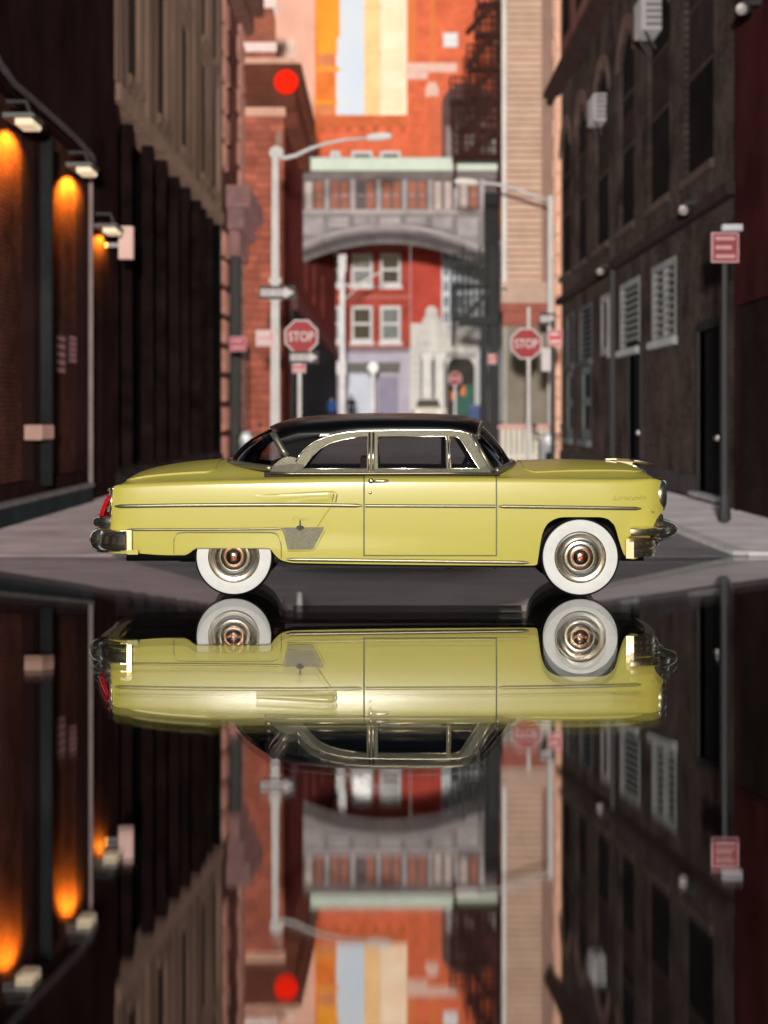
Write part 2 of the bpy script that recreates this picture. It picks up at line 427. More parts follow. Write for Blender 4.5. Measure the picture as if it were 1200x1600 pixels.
for px0, px1, py0, py1, lab in ((1, 16, 518, 572, 'faded pink notice strip on the first lamplit bay'), (100, 116, 522, 584, 'faded pink notice strip on the second lamplit bay'), (122, 133, 525, 568, 'narrow grey notice strip beside the warehouse corner guard')):
    Y = YL((px0 + px1) / 2)
    nt = thing('notice', lab, 'notice', (LW, Y, SZ(py1, Y)))
    part('board', mat('notice_board', (.05, .025, .026), .8, .3, 3), nt, lambda q: q.box(YL(px0), YL(px1), SZ(py1, Y), SZ(py0, Y), -.186, -.16), FL)
    for k in range(5):
        z0 = SZ(py1, Y) + (SZ(py0, Y) - SZ(py1, Y)) * (k + .2) / 5
        part('lettering', mat('notice_ink', (.22, .10, .10), .8, .2), nt, lambda q: q.box(YL(px0) + .1, YL(px1) - .1, z0, z0 + .07, -.158, -.15), FL)
Yb = 39.3
bs = thing('box_sign', 'white box sign on a bracket from the dark wall beside the orange strip', 'sign', (LW, Yb, 4.8))
part('panel', mat('box_sign_face', (.62, .40, .35), .5, .08), bs, lambda q: q.box(SX(186, Yb), SX(208, Yb), SZ(405, Yb), SZ(354, Yb), -.12, .12, bev=.03), N(Yb))
part('bracket', mat('bracket_steel', (.25, .24, .25), .4, .1), bs, lambda q: q.tube([(LW, Yb, SZ(383, Yb)), (SX(187, Yb), Yb, SZ(383, Yb))], .045))
part('wall_cap', black_iron, bs, lambda q: q.tube([(LW, Yb, SZ(358, Yb)), (SX(172, Yb), Yb, SZ(362, Yb))], .07))

# ---- left: stone fronted block above a dark colonnade
L2 = thing('stone_fronted_building', 'tan stone building with tall recessed windows over a black colonnade', 'building', (LW, 50, 0))
stone = mat('tan_stone', (.125, .078, .058), .9, .55, 1.2, fine=1, streak=True)
ub, ue = YL(180), YL(345)
holes = []
for px in (211, 255, 291, 321, 338):
    Y = YL(px)
    for z0 in (9.3, 13.6, 17.9): holes.append((Y - 1.1, Y + .9, z0, z0 + 3.6))
part('wall', stone, L2, lambda q: q.facade(ub, ue, 8.4, 27, holes, .12, 1.2), FL)
for h in holes:
    part('window', mat('bronze_frame', (.022, .016, .013), .6, .4, 1), L2, lambda q: q.box(h[0] + .02, h[1] - .02, h[2] + .02, h[3] - .02, -.115, -.10), FL)
    part('window_sill', stone, L2, lambda q: q.box(h[0] - .12, h[1] + .12, h[2] - .25, h[2] - .02, -.02, .08), FL)
for k, px in enumerate((183, 231, 271, 304, 329, 343)):          # piers between the windows
    Y = YL(px); part('pier', stone, L2, lambda q: q.box(Y - .45, Y + .45, 8.75, 26.5, .004, .06, bev=.02), FL)
part('ledge', mat('ledge_stone', (.16, .10, .075), .9, .3), L2, lambda q: q.box(ub, ue, 8.35, 8.72, -.5, .12, bev=.03), FL)  # ledge in slightly paler stone than the wall
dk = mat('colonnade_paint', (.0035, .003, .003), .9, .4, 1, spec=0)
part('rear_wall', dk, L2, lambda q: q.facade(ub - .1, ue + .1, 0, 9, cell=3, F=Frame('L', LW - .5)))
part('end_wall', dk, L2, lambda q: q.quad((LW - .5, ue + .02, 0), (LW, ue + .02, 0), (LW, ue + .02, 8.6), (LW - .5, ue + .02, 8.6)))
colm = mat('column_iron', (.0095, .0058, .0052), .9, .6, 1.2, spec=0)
for px in (186, 212, 241, 260, 282, 296, 313, 324, 336):
    Y = YL(px); X = LW - .12 - random.random() * .1; k_ = .75 + random.random() * .5
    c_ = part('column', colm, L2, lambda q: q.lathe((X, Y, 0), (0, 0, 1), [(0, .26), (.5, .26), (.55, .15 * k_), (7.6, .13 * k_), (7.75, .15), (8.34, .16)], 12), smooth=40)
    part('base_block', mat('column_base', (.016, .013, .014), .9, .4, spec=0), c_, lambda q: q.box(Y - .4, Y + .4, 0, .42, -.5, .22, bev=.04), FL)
part('roof_block', dk, L2, lambda q: q.quad((LW - .5, ub, 27), (LW - .5, ue, 27), (LW - 6, ue, 27), (LW - 6, ub, 27)))

# ---- left: narrow quoined building
L3 = thing('quoined_building', 'narrow dark red building with pink stone quoins beside the black colonnade', 'building', (LW, 72, 0))
dred = brick('dark_red_brick', (.10, .032, .026), (.07, .024, .02), (.05, .03, .026))
part('wall', dred, L3, lambda q: q.facade(ue + .05, 77, 0, 27, [(70.2, 73.3, 1, 6.5), (70.2, 73.3, 11, 14.2), (70.2, 73.3, 16, 19)], .3, 1.5), FL)
part('window', mat('bronze_frame', (.035, .025, .02)), L3, lambda q: q.box(70.3, 73.2, 1, 6.4, -.3, -.25), FL)
part('window', mat('bronze_frame', (.035, .025, .02)), L3, lambda q: q.box(70.3, 73.2, 11, 14.1, -.3, -.25), FL)
part('window', mat('bronze_frame', (.035, .025, .02)), L3, lambda q: q.box(70.3, 73.2, 16, 18.9, -.3, -.25), FL)
qst = mat('quoin_stone', (.34, .16, .125), .85, .3, 1.5)
for k in range(23):
    z = .1 + k * 1.03
    if 7.4 < z < 10.2: continue
    w = .0 if k % 2 else .5
    part('quoin', qst, L3, lambda q: q.box(67.3, 69.3 - w, z, z + .82, .004, .14, bev=.05), FL)
    part('quoin', qst, L3, lambda q: q.box(74.2 + w, 76.9, z, z + .82, .004, .16, bev=.05), FL)
part('drainpipe', black_iron, L3, lambda q: q.tube([(LW + .15, 71.7, .2), (LW + .15, 71.7, 7.6)], .2, 8))
part('corbel', mat('corbel_stone', (.20, .105, .105), .8, .4, 1.5), L3, lambda q: (q.box(69.3, 76.8, 9.2, 10.0, 0, .85, bev=.08), q.box(69.9, 76.2, 8.5, 9.19, 0, .6, bev=.08), q.box(70.8, 75.5, 7.6, 8.49, 0, .36, bev=.08)), FL)
part('roof_cornice', mat('corbel_dark', (.10, .045, .035), .8, .3), L3, lambda q: (q.box(67.3, 77, 17.6, 18.6, 0, .9, bev=.1), q.box(67.3, 77, 16.9, 17.59, 0, .5, bev=.1)), FL)

# ---- left: brownstone corner building with courses
Y4 = 77.05
L4 = thing('brownstone_corner_building', 'red brownstone corner building with heavy cornice behind the tall street lamp', 'building', (-5, Y4, 0))
bs1 = mat('brownstone', (.30, .085, .055), .9, .32, 1.3, fine=1)
bs2 = mat('brownstone_warm', (.36, .105, .065), .9, .32, 1.3)
part('wall', mat('brownstone_joint', (.10, .035, .026), .9, .3), L4, lambda q: q.facade(-5.7, -4.0, 0, 14.4, cell=3), N(Y4))
z = .0; k = 0
while z < 13.6:
    h = .34 if k % 3 else .30
    cuts = [-5.69, -5.2 + .25 * ((k * 7) % 5) / 5, -4.62 + .3 * ((k * 3) % 4) / 4, -4.0]
    for a, c in zip(cuts, cuts[1:]):
        part('stone', random.choice((bs1, bs1, bs2)), L4, lambda q: q.box(a + .012, c - .012, z, z + h - .035, .003, .09 + random.random() * .05, bev=.02), N(Y4))
    z += h; k += 1
F4 = Frame('R', -4.0); F4.k = 'L'
part('side_wall', brick('brownstone_side_brick', (.15, .032, .026), (.10, .022, .02), (.07, .02, .018), .3, .1), L4,
     lambda q: q.facade(77.06, 160, 0, 14.4, [(95, 100, 1.2, 5.5), (106, 112, 1.2, 5.5), (120, 128, 1.2, 5.5), (95, 100, 8, 11), (106, 112, 8, 11), (120, 128, 8, 11)], .4, 4), Frame('L', -4.0))
for a, c in ((95, 100), (106, 112), (120, 128)):
    for v0, v1 in ((1.2, 5.5), (8, 11)):
        part('window', dark_pane, L4, lambda q: q.box(a, c, v0, v1, -.39, -.3), Frame('L', -4.0))
part('shopfront', mat('shopfront_black', (.012, .01, .012), .5), L4, lambda q: q.box(82, 158, .0, 6.2, .01, .12), Frame('L', -4.0))
part('shop_fascia', mat('fascia_red', (.09, .025, .025), .6), L4, lambda q: q.box(82, 158, 6.204, 6.9, .01, .3), Frame('L', -4.0))
crn = mat('cornice_brown', (.115, .032, .018), .8, .3, 1)
part('cornice', crn, L4, lambda q: (q.box(-5.7, -3.55, 14.0, 14.9, -14.5, .35, bev=.05), q.box(-5.7, -3.3, 14.904, 15.7, -15, .6, bev=.05)), N(Y4))
part('cornice_band', mat('cornice_stone', (.60, .34, .25), .8, .15), L4, lambda q: (q.box(-5.72, -3.95, 13.66, 13.99, -.1, .34, bev=.03), q.box(-5.72, -3.6, 15.704, 15.95, -14.6, .5, bev=.03)), N(Y4))
for k in range(12):
    part('bracket', crn, L4, lambda q: q.box(78 + k * 1.15, 78.5 + k * 1.15, 13.3, 13.98, 0, .5, bev=.06), Frame('L', -4.0))
part('parapet', brick('parapet_brick', (.34, .09, .05), (.26, .07, .04), (.3, .14, .1)), L4, lambda q: q.facade(-5.6, -4.35, 15.96, 17.6, cell=.8), N(Y4 - .05))
part('parapet_coping', mat('coping_pale', (.80, .62, .58), .7, .1), L4, lambda q: q.box(-5.62, -4.3, 16.25, 16.6, .06, .3, bev=.04), N(Y4))
part('chimney', brick('parapet_brick', None, None, None), L4, lambda q: (q.box(-5.5, -4.45, 16.604, 18.0, -1, .12), ), N(Y4))
part('coping', mat('coping_pale', None), L4, lambda q: q.box(-5.62, -4.3, 18.004, 18.35, -1.1, .25, bev=.04), N(Y4))
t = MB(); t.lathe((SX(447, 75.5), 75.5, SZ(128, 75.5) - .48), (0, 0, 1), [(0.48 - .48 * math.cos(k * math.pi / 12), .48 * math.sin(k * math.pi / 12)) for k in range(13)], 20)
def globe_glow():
    m = emit('red_glow', (1, .014, .002), .9); n, l, b_ = sh(m)          # globe standing in for a red flare spot, dimmed towards its rim
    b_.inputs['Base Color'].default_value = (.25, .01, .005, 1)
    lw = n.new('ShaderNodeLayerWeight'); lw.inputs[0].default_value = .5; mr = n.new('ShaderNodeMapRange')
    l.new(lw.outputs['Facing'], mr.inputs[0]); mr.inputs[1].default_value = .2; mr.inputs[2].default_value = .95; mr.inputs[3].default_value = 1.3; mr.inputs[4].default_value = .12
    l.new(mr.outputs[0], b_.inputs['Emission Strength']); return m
tag(t.build('flare_globe', globe_glow(), staged=True, smooth=True), 'glowing red globe standing in for a flare spot before the brownstone cornice', 'lamp')

# ---- far towers, orange and yellow sun glow put into their colours
T1 = thing('pink_tower', 'tall pinkish beige tower rising behind the brownstone cornice', 'building', (-8, 171, 0))
part('wall', mat('pink_render', (.80, .44, .34), .9, .12, .25), T1, lambda q: q.facade(SX(425, 171), SX(496, 171), 0, 46, [(SX(404 + 0, 171) + 2, SX(404, 171) + 2.1, 30, 30.1)], .3, 4), N(171))
part('lower_wing', mat('pale_render', (.62, .50, .50), .9, .12, .3), T1, lambda q: q.box(SX(462, 169), SX(497, 169), 0, SZ(188, 169), -.2, .6), N(169))
for k in range(5):
    zz = SZ(215, 171) + k * 6.2
    window(T1, N(171), SX(440, 171), SX(462, 171), zz, zz + 2.6, .02, mat('peach_frame', (.75, .5, .4), .7), mat('peach_glass', (.5, .27, .18), .3), .2, 1)
T2 = thing('sunglow_tower', 'narrow tower coloured with painted orange sun glow, left of the sky gap', 'building', (-5, 168, 0))
ob = brick('sunglow_brick', (.86, .22, .035), (.78, .19, .04), (.78, .28, .10), .6, .2, .22)  # brick colour carries the orange sun glow
part('wall', ob, T2, lambda q: q.facade(SX(492, 168), SX(525, 168), 0, 46, cell=3), N(168))
part('corner_bay', mat('sunglow_render', (.88, .33, .035), .9, .2, .3), T2, lambda q: (q.box(SX(494, 168), SX(531, 168), SZ(58, 168), 46, .01, .9, bev=.2), q.box(SX(497, 168), SX(527, 168), SZ(85, 168), SZ(58.2, 168), .01, .6, bev=.2)), N(168))
for k in range(5):
    part('pilaster', ob, T2, lambda q: q.box(SX(499 + k * 5, 168), SX(501.5 + k * 5, 168), 10, SZ(90, 168), .01, .25), N(168))
for k in range(4):
    for px in (500, 507.5, 515):
        z2 = SZ(215, 168) + k * 5.6
        part('window', mat('sunglow_glass', (.50, .14, .03), .4, .3, .6), T2, lambda q: q.box(SX(px, 168), SX(px + 4, 168), z2, z2 + 3.2, .255, .3), N(168))
T3 = thing('yellow_tower', 'pale yellow tower standing in the sky gap', 'building', (0, 395, 0))
part('wall', mat('cream_stone', (.90, .76, .56), .9, .16, .12), T3, lambda q: q.facade(SX(596, 395), SX(637, 395), 0, 110, cell=8), N(395))
part('side_bay', mat('ochre_stone', (.88, .60, .30), .9, .2, .15), T3, lambda q: q.box(SX(569, 394), SX(595, 394), 0, 110, -2, .5), N(394))
for py in (10, 82, 150):
    part('string_course', mat('gold_stone', (.84, .56, .28), .8, .1), T3, lambda q: q.box(SX(568, 393), SX(597, 393), SZ(py + 3, 393), SZ(py, 393), -1, .8), N(393))
for i in range(5):
    part('rib', mat('pale_cream_stone', (.92, .80, .62), .9, .08), T3, lambda q: q.box(SX(600 + i * 7.4, 394), SX(603 + i * 7.4, 394), 0, 110, .1, 1.4), N(394))

for k in range(9):
    for px in (573.5, 583, 601.5, 609, 616.5, 624):
        z2 = SZ(172, 393) + k * 8.2
        part('window', mat('sunlit_glass', (.80, .56, .33), .5, .25, .3), T3, lambda q: q.box(SX(px, 393), SX(px + 4, 393), z2, z2 + 4.6, .45, 1.1), N(395))
for i, (pa, pb) in enumerate(((520, 528), (524, 530), (519, 526.5))):
    part('ledge', mat('sunglow_render', None), T2, lambda q: q.box(SX(493, 168), SX(pb, 168), SZ(60 + i * 52, 168), SZ(55 + i * 52, 168), .0, 1.0, bev=.1), N(168))
# ---- centre red building closing the view
Yc = 165
C1 = thing('red_brick_house', 'red brick house with white sash windows and lilac shopfront under the bridge', 'building', (0, Yc, 1.2))
rb = brick('house_brick', (.40, .060, .042), (.32, .048, .036), (.34, .12, .09), .5, .17, .3)
ro = brick('house_brick_sunglow', (.78, .155, .065), (.66, .125, .06), (.62, .22, .13), .5, .17, .25)  # orange sun glow put into the brick of the upper walls
wins = [(SX(a, Yc), SX(c, Yc), SZ(p1, Yc), SZ(p0, Yc)) for a, c in ((549, 582), (594, 626), (516, 532)) for p0, p1 in ((396, 446), (478, 534), (236, 270))]
part('wall', rb, C1, lambda q: q.facade(SX(510, Yc), SX(641, Yc), SZ(546, Yc), SZ(330, Yc), [w for w in wins if w[3] < SZ(340, Yc)], .4, 2.2), N(Yc))
part('upper_wall', ro, C1, lambda q: q.facade(SX(496, Yc), SX(641, Yc), SZ(329.8, Yc), SZ(196, Yc), [w for w in wins if w[3] > SZ(340, Yc)], .4, 2.2), N(Yc))
for w in wins:
    window(C1, N(Yc), w[0] - .05, w[1] + .05, w[2], w[3], -.1, white_paint, dark_pane if random.random() < .6 else grey_pane, .26, 1, 0, .3)
part('cornice', mat('sunglow_cornice', (.60, .14, .05), .8, .2), C1, lambda q: (q.box(SX(494, Yc), SX(642, Yc), SZ(192, Yc), SZ(184, Yc), 0, 1.6, bev=.1), q.box(SX(496, Yc), SX(640, Yc), SZ(198, Yc), SZ(192.2, Yc), 0, .9, bev=.1)), N(Yc))
for k in range(7):
    x = SX(503 + k * 21, Yc); part('cornice_bracket', mat('sunglow_bracket', (.5, .11, .04), .8, .2), C1, lambda q: q.box(x - .25, x + .25, SZ(208, Yc), SZ(198.3, Yc), 0, .8, bev=.08), N(Yc))
for py in (462, 385):
    part('string_course', mat('string_pinkish', (.42, .13, .10), .8, .2), C1, lambda q: q.box(SX(520, Yc), SX(640, Yc), SZ(py + 5, Yc), SZ(py, Yc), 0, .25), N(Yc))
lil = mat('lilac_paint', (.42, .38, .46), .7, .15, .6)
part('shopfront', lil, C1, lambda q: q.facade(SX(512, Yc), SX(641, Yc), 0, SZ(546.2, Yc), [(SX(533, Yc), SX(584, Yc), SZ(583, Yc), SZ(566, Yc)), (SX(590, Yc), SX(625, Yc), SZ(583, Yc), SZ(566, Yc)), (SX(591, Yc), SX(622, Yc), .8, SZ(588, Yc))], .3, 3), N(Yc))
part('shop_cornice', mat('lilac_shade', (.20, .175, .19), .7), C1, lambda q: q.box(SX(512, Yc), SX(641, Yc), SZ(551, Yc), SZ(544, Yc), .01, .8, bev=.1), N(Yc))
part('shutter', mat('pale_blue_shutter', (.52, .55, .64), .6, .1, .5), C1, lambda q: q.box(SX(534, Yc), SX(586, Yc), .8, SZ(586, Yc), .01, .25), N(Yc))
part('door', mat('lilac_door', (.25, .22, .31), .6, .12), C1, lambda q: q.box(SX(591.5, Yc), SX(621.5, Yc), .8, SZ(588.5, Yc), -.28, -.15), N(Yc))
for a, c in ((533.5, 583.5), (590.5, 624.5)):
    part('transom', mat('transom_glass', (.07, .065, .06), .3, .3), C1, lambda q: q.box(SX(a, Yc), SX(c, Yc), SZ(582.5, Yc), SZ(566.5, Yc), -.28, -.15), N(Yc))

Yt = 160
C2 = thing('tall_sunglow_building', 'tall red building tinted with painted sun glow, with arched opening behind the fire escape', 'building', (5, Yt, 1.2))
part('wall', ro, C2, lambda q: q.facade(SX(636, Yt), SX(790, Yt), SZ(378, Yt), 44, [(SX(692, Yt), SX(716, Yt), SZ(74, Yt), SZ(50, Yt)), (SX(690, Yt), SX(772, Yt), SZ(252, Yt), SZ(128, Yt), 1.9)], .5, 2.4), N(Yt))
part('lower_wall', brick('house_brick_lit', (.50, .066, .046), (.42, .055, .04), (.4, .12, .09), .5, .17, .2), C2, lambda q: q.facade(SX(641.5, Yt), SX(690, Yt), 0, SZ(378.2, Yt), cell=3), N(Yt))  # brighter copy of the house brick for its lit right part
part('pier', mat('sunglow_pier', (.66, .15, .07), .9, .2, .4), C2, lambda q: q.box(SX(668, Yt), SX(689, Yt), SZ(250, Yt), SZ(150, Yt), .01, .5), N(Yt))
bst = mat('belt_stone', (.78, .50, .42), .8, .12)
part('belt_course', bst, C2, lambda q: (q.box(SX(634, Yt), SX(714, Yt), SZ(113, Yt), SZ(101, Yt), .01, .9, bev=.1), q.box(SX(634, Yt), SX(668, Yt), SZ(124, Yt), SZ(113.2, Yt), .01, .5, bev=.1)), N(Yt))
part('keystone', bst, C2, lambda q: (q.box(SX(665, Yt), SX(685, Yt), SZ(152, Yt), SZ(138, Yt), .01, .8, bev=.1), q.box(SX(668, Yt), SX(682, Yt), SZ(137.8, Yt), SZ(130, Yt), .01, .6, bev=.1)), N(Yt))
part('arch_opening', mat('arch_dark', (.10, .048, .045), .6, .5, .7), C2, lambda q: q.box(SX(690, Yt), SX(772, Yt), SZ(252, Yt), SZ(128, Yt), -.49, -.4), N(Yt))
for a, p0 in ((697, 196), (727, 180), (751, 190)):
    window(C2, N(Yt), SX(a, Yt), SX(a + 20, Yt), SZ(p0 + 54, Yt), SZ(p0, Yt), -.38, mat('weathered_frame', (.30, .20, .19), .7), mat('dull_glass', (.16, .12, .12), .3, .4), .22, 1)
window(C2, N(Yt), SX(692, Yt), SX(716, Yt), SZ(74, Yt), SZ(50, Yt), -.3, mat('white_painted_frame', None), mat('bright_glass', (.62, .60, .64), .3, .1), .2, 1)
part('pilaster', mat('sunglow_pilaster', (.74, .20, .06), .9, .15, .3), C2, lambda q: (q.box(SX(637, Yt), SX(650, Yt), SZ(100.5, Yt), 44, .01, .4), q.box(SX(672, Yt), SX(680, Yt), SZ(100.5, Yt), 44, .01, .4)), N(Yt))
gl = thing('glazed_building', 'pale glazed building seen behind the lower fire escape', 'building', (5.5, 158, 1.2))
part('wall', mat('pale_curtain', (.50, .54, .58), .5, .2, .4), gl, lambda q: q.facade(SX(690, 158), SX(790, 158), 0, SZ(380, 158), cell=4), N(158))
for i in range(4):
    for j in range(6):
        a = 692 + i * 11.5; p = 392 + j * 24
        part('window', mat('blue_grey_glass', (.14, .17, .20), .2, .6, .5), gl, lambda q: q.box(SX(a + 1, 158), SX(a + 9, 158), SZ(p + 15, 158), SZ(p, 158), .01, .15), N(158))

# ---- classical white portal
Yp = 150
P_ = thing('white_stone_portal', 'white classical stone portal with columns and urn right of the red house', 'building', (4.6, Yp, 1.1))
ws = mat('portal_stone', (.56, .53, .50), .85, .22, .9, streak=True)
def PB(name, a, c, p1, p0, d0, d1, bev=.06, m=ws): part(name, m, P_, lambda q: q.box(SX(a, Yp), SX(c, Yp), SZ(p1, Yp), SZ(p0, Yp), d0, d1, bev=bev), N(Yp))
part('wall', ws, P_, lambda q: q.facade(SX(641, Yp), SX(746, Yp), 0, SZ(505, Yp), [(SX(698, Yp), SX(742, Yp), 0, SZ(556, Yp), 1.05)], .5, 1.4), N(Yp))
for k in range(8): PB('rusticated_block', 640, 657, 546 + k * 12 + 11, 546 + k * 12, .01, .5, .1)
for a in (663.5, 683):
    part('column', mat('portal_column_stone', (.66, .63, .60), .8, .12), P_, lambda q: q.lathe((SX(a + 4, Yp), Yp - .9, 1.0), (0, 0, 1), [(0, .45), (.3, .45), (.35, .34), (SZ(556, Yp) - 1.5, .30), (SZ(556, Yp) - 1.35, .42), (SZ(552, Yp) - 1.0, .45)], 14), smooth=40)
for a, c in ((671.5, 679.5), (655.5, 659.5), (691, 697)): PB('shade_strip', a, c, 640, 557, .01, .2, .02, mat('portal_shadow_grey', (.10, .095, .09), .9, .3))  # dark strips standing in for the shade between the columns
PB('frieze_band', 657, 743, 560, 552, .02, .9, .05, mat('portal_grey', (.30, .28, .27), .85, .25))
PB('column_plinth', 659, 696, 650, 638, .02, 1.4)
PB('entablature', 655, 744, 551, 541, .02, 1.35); PB('entablature', 653, 746, 540.6, 533, .02, 1.6)
PB('attic', 657, 744, 532.6, 522, .02, 1.0); PB('attic', 655, 744, 521.6, 517, .02, 1.3)
PB('urn_step', 656, 692, 516.6, 508, .02, 1.0); PB('urn_step', 660, 688, 507.6, 499, .02, .9)
part('urn', ws, P_, lambda q: q.lathe((SX(674, Yp), Yp - .6, SZ(498.6, Yp)), (0, 0, 1), [(0, .55), (.15, .6), (.35, .42), (.6, .5), (.85, .35), (1.0, .12)], 14), smooth=40)
PB('cresting', 696, 742, 516.6, 507, .02, .7)
part('doorway', mat('doorway_dark', (.03, .025, .02), .7, .4), P_, lambda q: q.box(SX(698, Yp), SX(742, Yp), 0, SZ(556, Yp), -.49, -.45), N(Yp))
PB('green_door', 708, 741, 650, 600, -.44, -.3, .03, mat('green_paint', (.012, .085, .06), .5, .3))
PB('orange_panel', 705, 712, 625, 607, -.28, -.2, .02, mat('orange_paint', (.6, .16, .05), .6)); PB('orange_panel', 720, 727, 618, 603, -.28, -.2, .02, mat('orange_paint', None))

# ---- skybridge
Yb = 95
SB = thing('skybridge', 'grey enclosed skybridge with arched underside joining the buildings across the street', 'bridge', (0, Yb, 9))
bgrey = mat('bridge_paint', (.38, .33, .335), .75, .3, .8); bdark = mat('bridge_dark', (.12, .095, .092), .75, .4, .8)
B0, B1 = 463, 777
def arch_py(px): return 371 + 36 * ((px - 606) / 148) ** 2
pts = [(SX(B0, Yb), SZ(331, Yb)), (SX(B1, Yb), SZ(331, Yb))] + [(SX(px, Yb), SZ(arch_py(px), Yb)) for px in [B1 - (B1 - B0) * k / 24 for k in range(25)]]
part('girder', mat('girder_paint', (.22, .19, .19), .75, .45, .6), SB, lambda q: q.plate(pts, [], lambda x, z_, o: (x, Yb - o, z_), -3.5, 0))
pts2 = [(SX(px, Yb), SZ(arch_py(px) - 8, Yb)) for px in [B0 + (B1 - B0) * k / 24 for k in range(25)]] + [(SX(px, Yb), SZ(arch_py(px) + 1.5, Yb)) for px in [B1 - (B1 - B0) * k / 24 for k in range(25)]]
part('arch_rib', mat('arch_rib_dark', (.075, .065, .066), .7, .3), SB, lambda q: q.plate(pts2, [], lambda x, z_, o: (x, Yb - o, z_), .0, .28))
pts3 = [(SX(px, Yb), SZ(arch_py(px) - 20, Yb)) for px in [B0 + (B1 - B0) * k / 24 for k in range(25)]] + [(SX(px, Yb), SZ(arch_py(px) - 15, Yb)) for px in [B1 - (B1 - B0) * k / 24 for k in range(25)]]
part('moulding', bgrey, SB, lambda q: q.plate(pts3, [], lambda x, z_, o: (x, Yb - o, z_), .0, .16))
for i in range(8):
    a = 467 + i * 40.4
    bot = min(arch_py(a + 4), arch_py(min(a + 37, B1))) - 22
    part('girder_panel', mat('girder_panel_paint', (.34, .30, .305), .75, .35, .7), SB, lambda q: q.box(SX(a + 6, Yb), SX(min(a + 37, B1 - 2), Yb), SZ(bot, Yb), SZ(339, Yb), .0, .08, bev=.03), N(Yb))
part('sill_band', bgrey, SB, lambda q: q.box(SX(B0, Yb), SX(B1, Yb), SZ(335, Yb), SZ(328, Yb), .0, .3, bev=.04), N(Yb))
part('gallery_wall', bdark, SB, lambda q: q.box(SX(B0, Yb), SX(B1, Yb), SZ(328.2, Yb), SZ(277, Yb), -3.4, -.3), N(Yb))
part('frieze', mat('frieze_paint', (.17, .135, .135), .75, .25), SB, lambda q: q.box(SX(B0, Yb), SX(B1, Yb), SZ(281, Yb), SZ(267.4, Yb), -.3, .2, bev=.03), N(Yb))
part('roof_gutter', mat('copper_green', (.60, .67, .58), .7, .12, .8), SB, lambda q: q.box(SX(460, Yb), SX(779, Yb), SZ(267, Yb), SZ(250, Yb), -3.6, .5, bev=.1), N(Yb))
part('roof', mat('roof_green', (.50, .56, .50), .7, .12), SB, lambda q: q.box(SX(462, Yb), SX(777, Yb), SZ(250, Yb), SZ(247, Yb), -3.5, .3), N(Yb))
cur_o = mat('curtain_rust', (.36, .13, .085), .8, .25, 1.5); cur_w = mat('curtain_cream', (.52, .42, .38), .8, .2, 1.5)
for i in range(8):
    a = 467 + i * 40.4
    part('post', bgrey, SB, lambda q: q.box(SX(a, Yb), SX(a + 7, Yb), SZ(328, Yb), SZ(281, Yb), -.3, .12, bev=.02), N(Yb))
    if a + 40 > B1: break
    for j in range(2):
        c = a + 10 + j * 15.5
        m_ = cur_w if (i, j) in ((0, 0), (5, 0), (5, 1), (6, 0)) else (bdark if (i, j) in ((2, 0), (7, 1)) else cur_o)
        w_ = part('window', mat('gallery_frame', (.16, .12, .118), .7), SB, lambda q: (q.box(SX(c - 1.5, Yb), SX(c, Yb), SZ(328, Yb), SZ(281, Yb), -.3, -.05), q.box(SX(c + 11, Yb), SX(c + 12.5, Yb), SZ(328, Yb), SZ(281, Yb), -.3, -.05)), N(Yb))
        part('curtain', m_, w_, lambda q: q.box(SX(c, Yb), SX(c + 11, Yb), SZ(326, Yb), SZ(283, Yb), -.29, -.2), N(Yb))
        part('transom_bar', bgrey, w_, lambda q: q.box(SX(c, Yb), SX(c + 11, Yb), SZ(305.5, Yb), SZ(304, Yb), -.19, -.1), N(Yb))
part('end_pier', mat('end_pier_stone', (.34, .30, .28), .8, .2), SB, lambda q: q.box(SX(766, Yb), SX(783, Yb), SZ(262, Yb), SZ(190, Yb), -2, .1), N(Yb))

# ---- fire escapes
def fire_escape(name_label, Y, px0, px1, floors, rail, m, stairs=True, post_to=None, cage=True, jag=None):
    P0 = px0
    t = thing('fire_escape', name_label, 'fire escape', (SX((px0 + px1) / 2, Y), Y, SZ(floors[0], Y)), 'iron fire escapes right of the skybridge')
    D = 1.3
    mesh_m = m
    for fi, py in enumerate(floors):
        z_ = SZ(py, Y); px0 = P0 + (jag[fi % len(jag)] if jag else 0)
        pl_ = part('platform', m, t, lambda q: (q.box(SX(px0, Y), SX(px1, Y), z_ - .12, z_, 0, D), ), N(Y))
        rl = part('railing', m, t, lambda q: [q.box(SX(px0, Y), SX(px1, Y), z_ + k * rail / 3 - .04, z_ + k * rail / 3 + .03, D - .05, D) for k in (1, 2, 3)], N(Y))
        nb = int((px1 - px0) / 8)
        for k in range(nb + 1):
            x = SX(px0 + (px1 - px0) * k / nb, Y)
            part('baluster', m, t, lambda q: q.box(x - .045, x + .045, z_, z_ + rail, D - .045, D - .005), N(Y))
        for x in (px0 + 4, px1 - 4):
            part('bracket', m, t, lambda q: q.tube([(SX(x, Y), Y, z_ - 1.2), (SX(x, Y), Y - D, z_ - .1)], .07, 6))
    if stairs:
        for a, c in zip(floors, floors[1:]):
            za, zc = SZ(a, Y), SZ(c, Y); xa, xc = SX(P0 + 22, Y), SX(px1 - 10, Y)
            part('stringer', m, t, lambda q: q.tube([(xa, Y - 1.2, za), (xc, Y - 1.2, zc)], .12, 6))
            st = part('stringer', m, t, lambda q: (q.tube([(xa, Y - .7, za), (xc, Y - .7, zc)], .12, 6)))
            for k in range(1, 9):
                f = k / 9; part('step', m, st, lambda q: q.box(xa + (xc - xa) * f - .14, xa + (xc - xa) * f + .14, za + (zc - za) * f - .03, za + (zc - za) * f + .02, .7, 1.2), N(Y))
    return t
brown_iron = mat('brown_iron', (.042, .016, .013), .7, .5, 2, spec=.05)
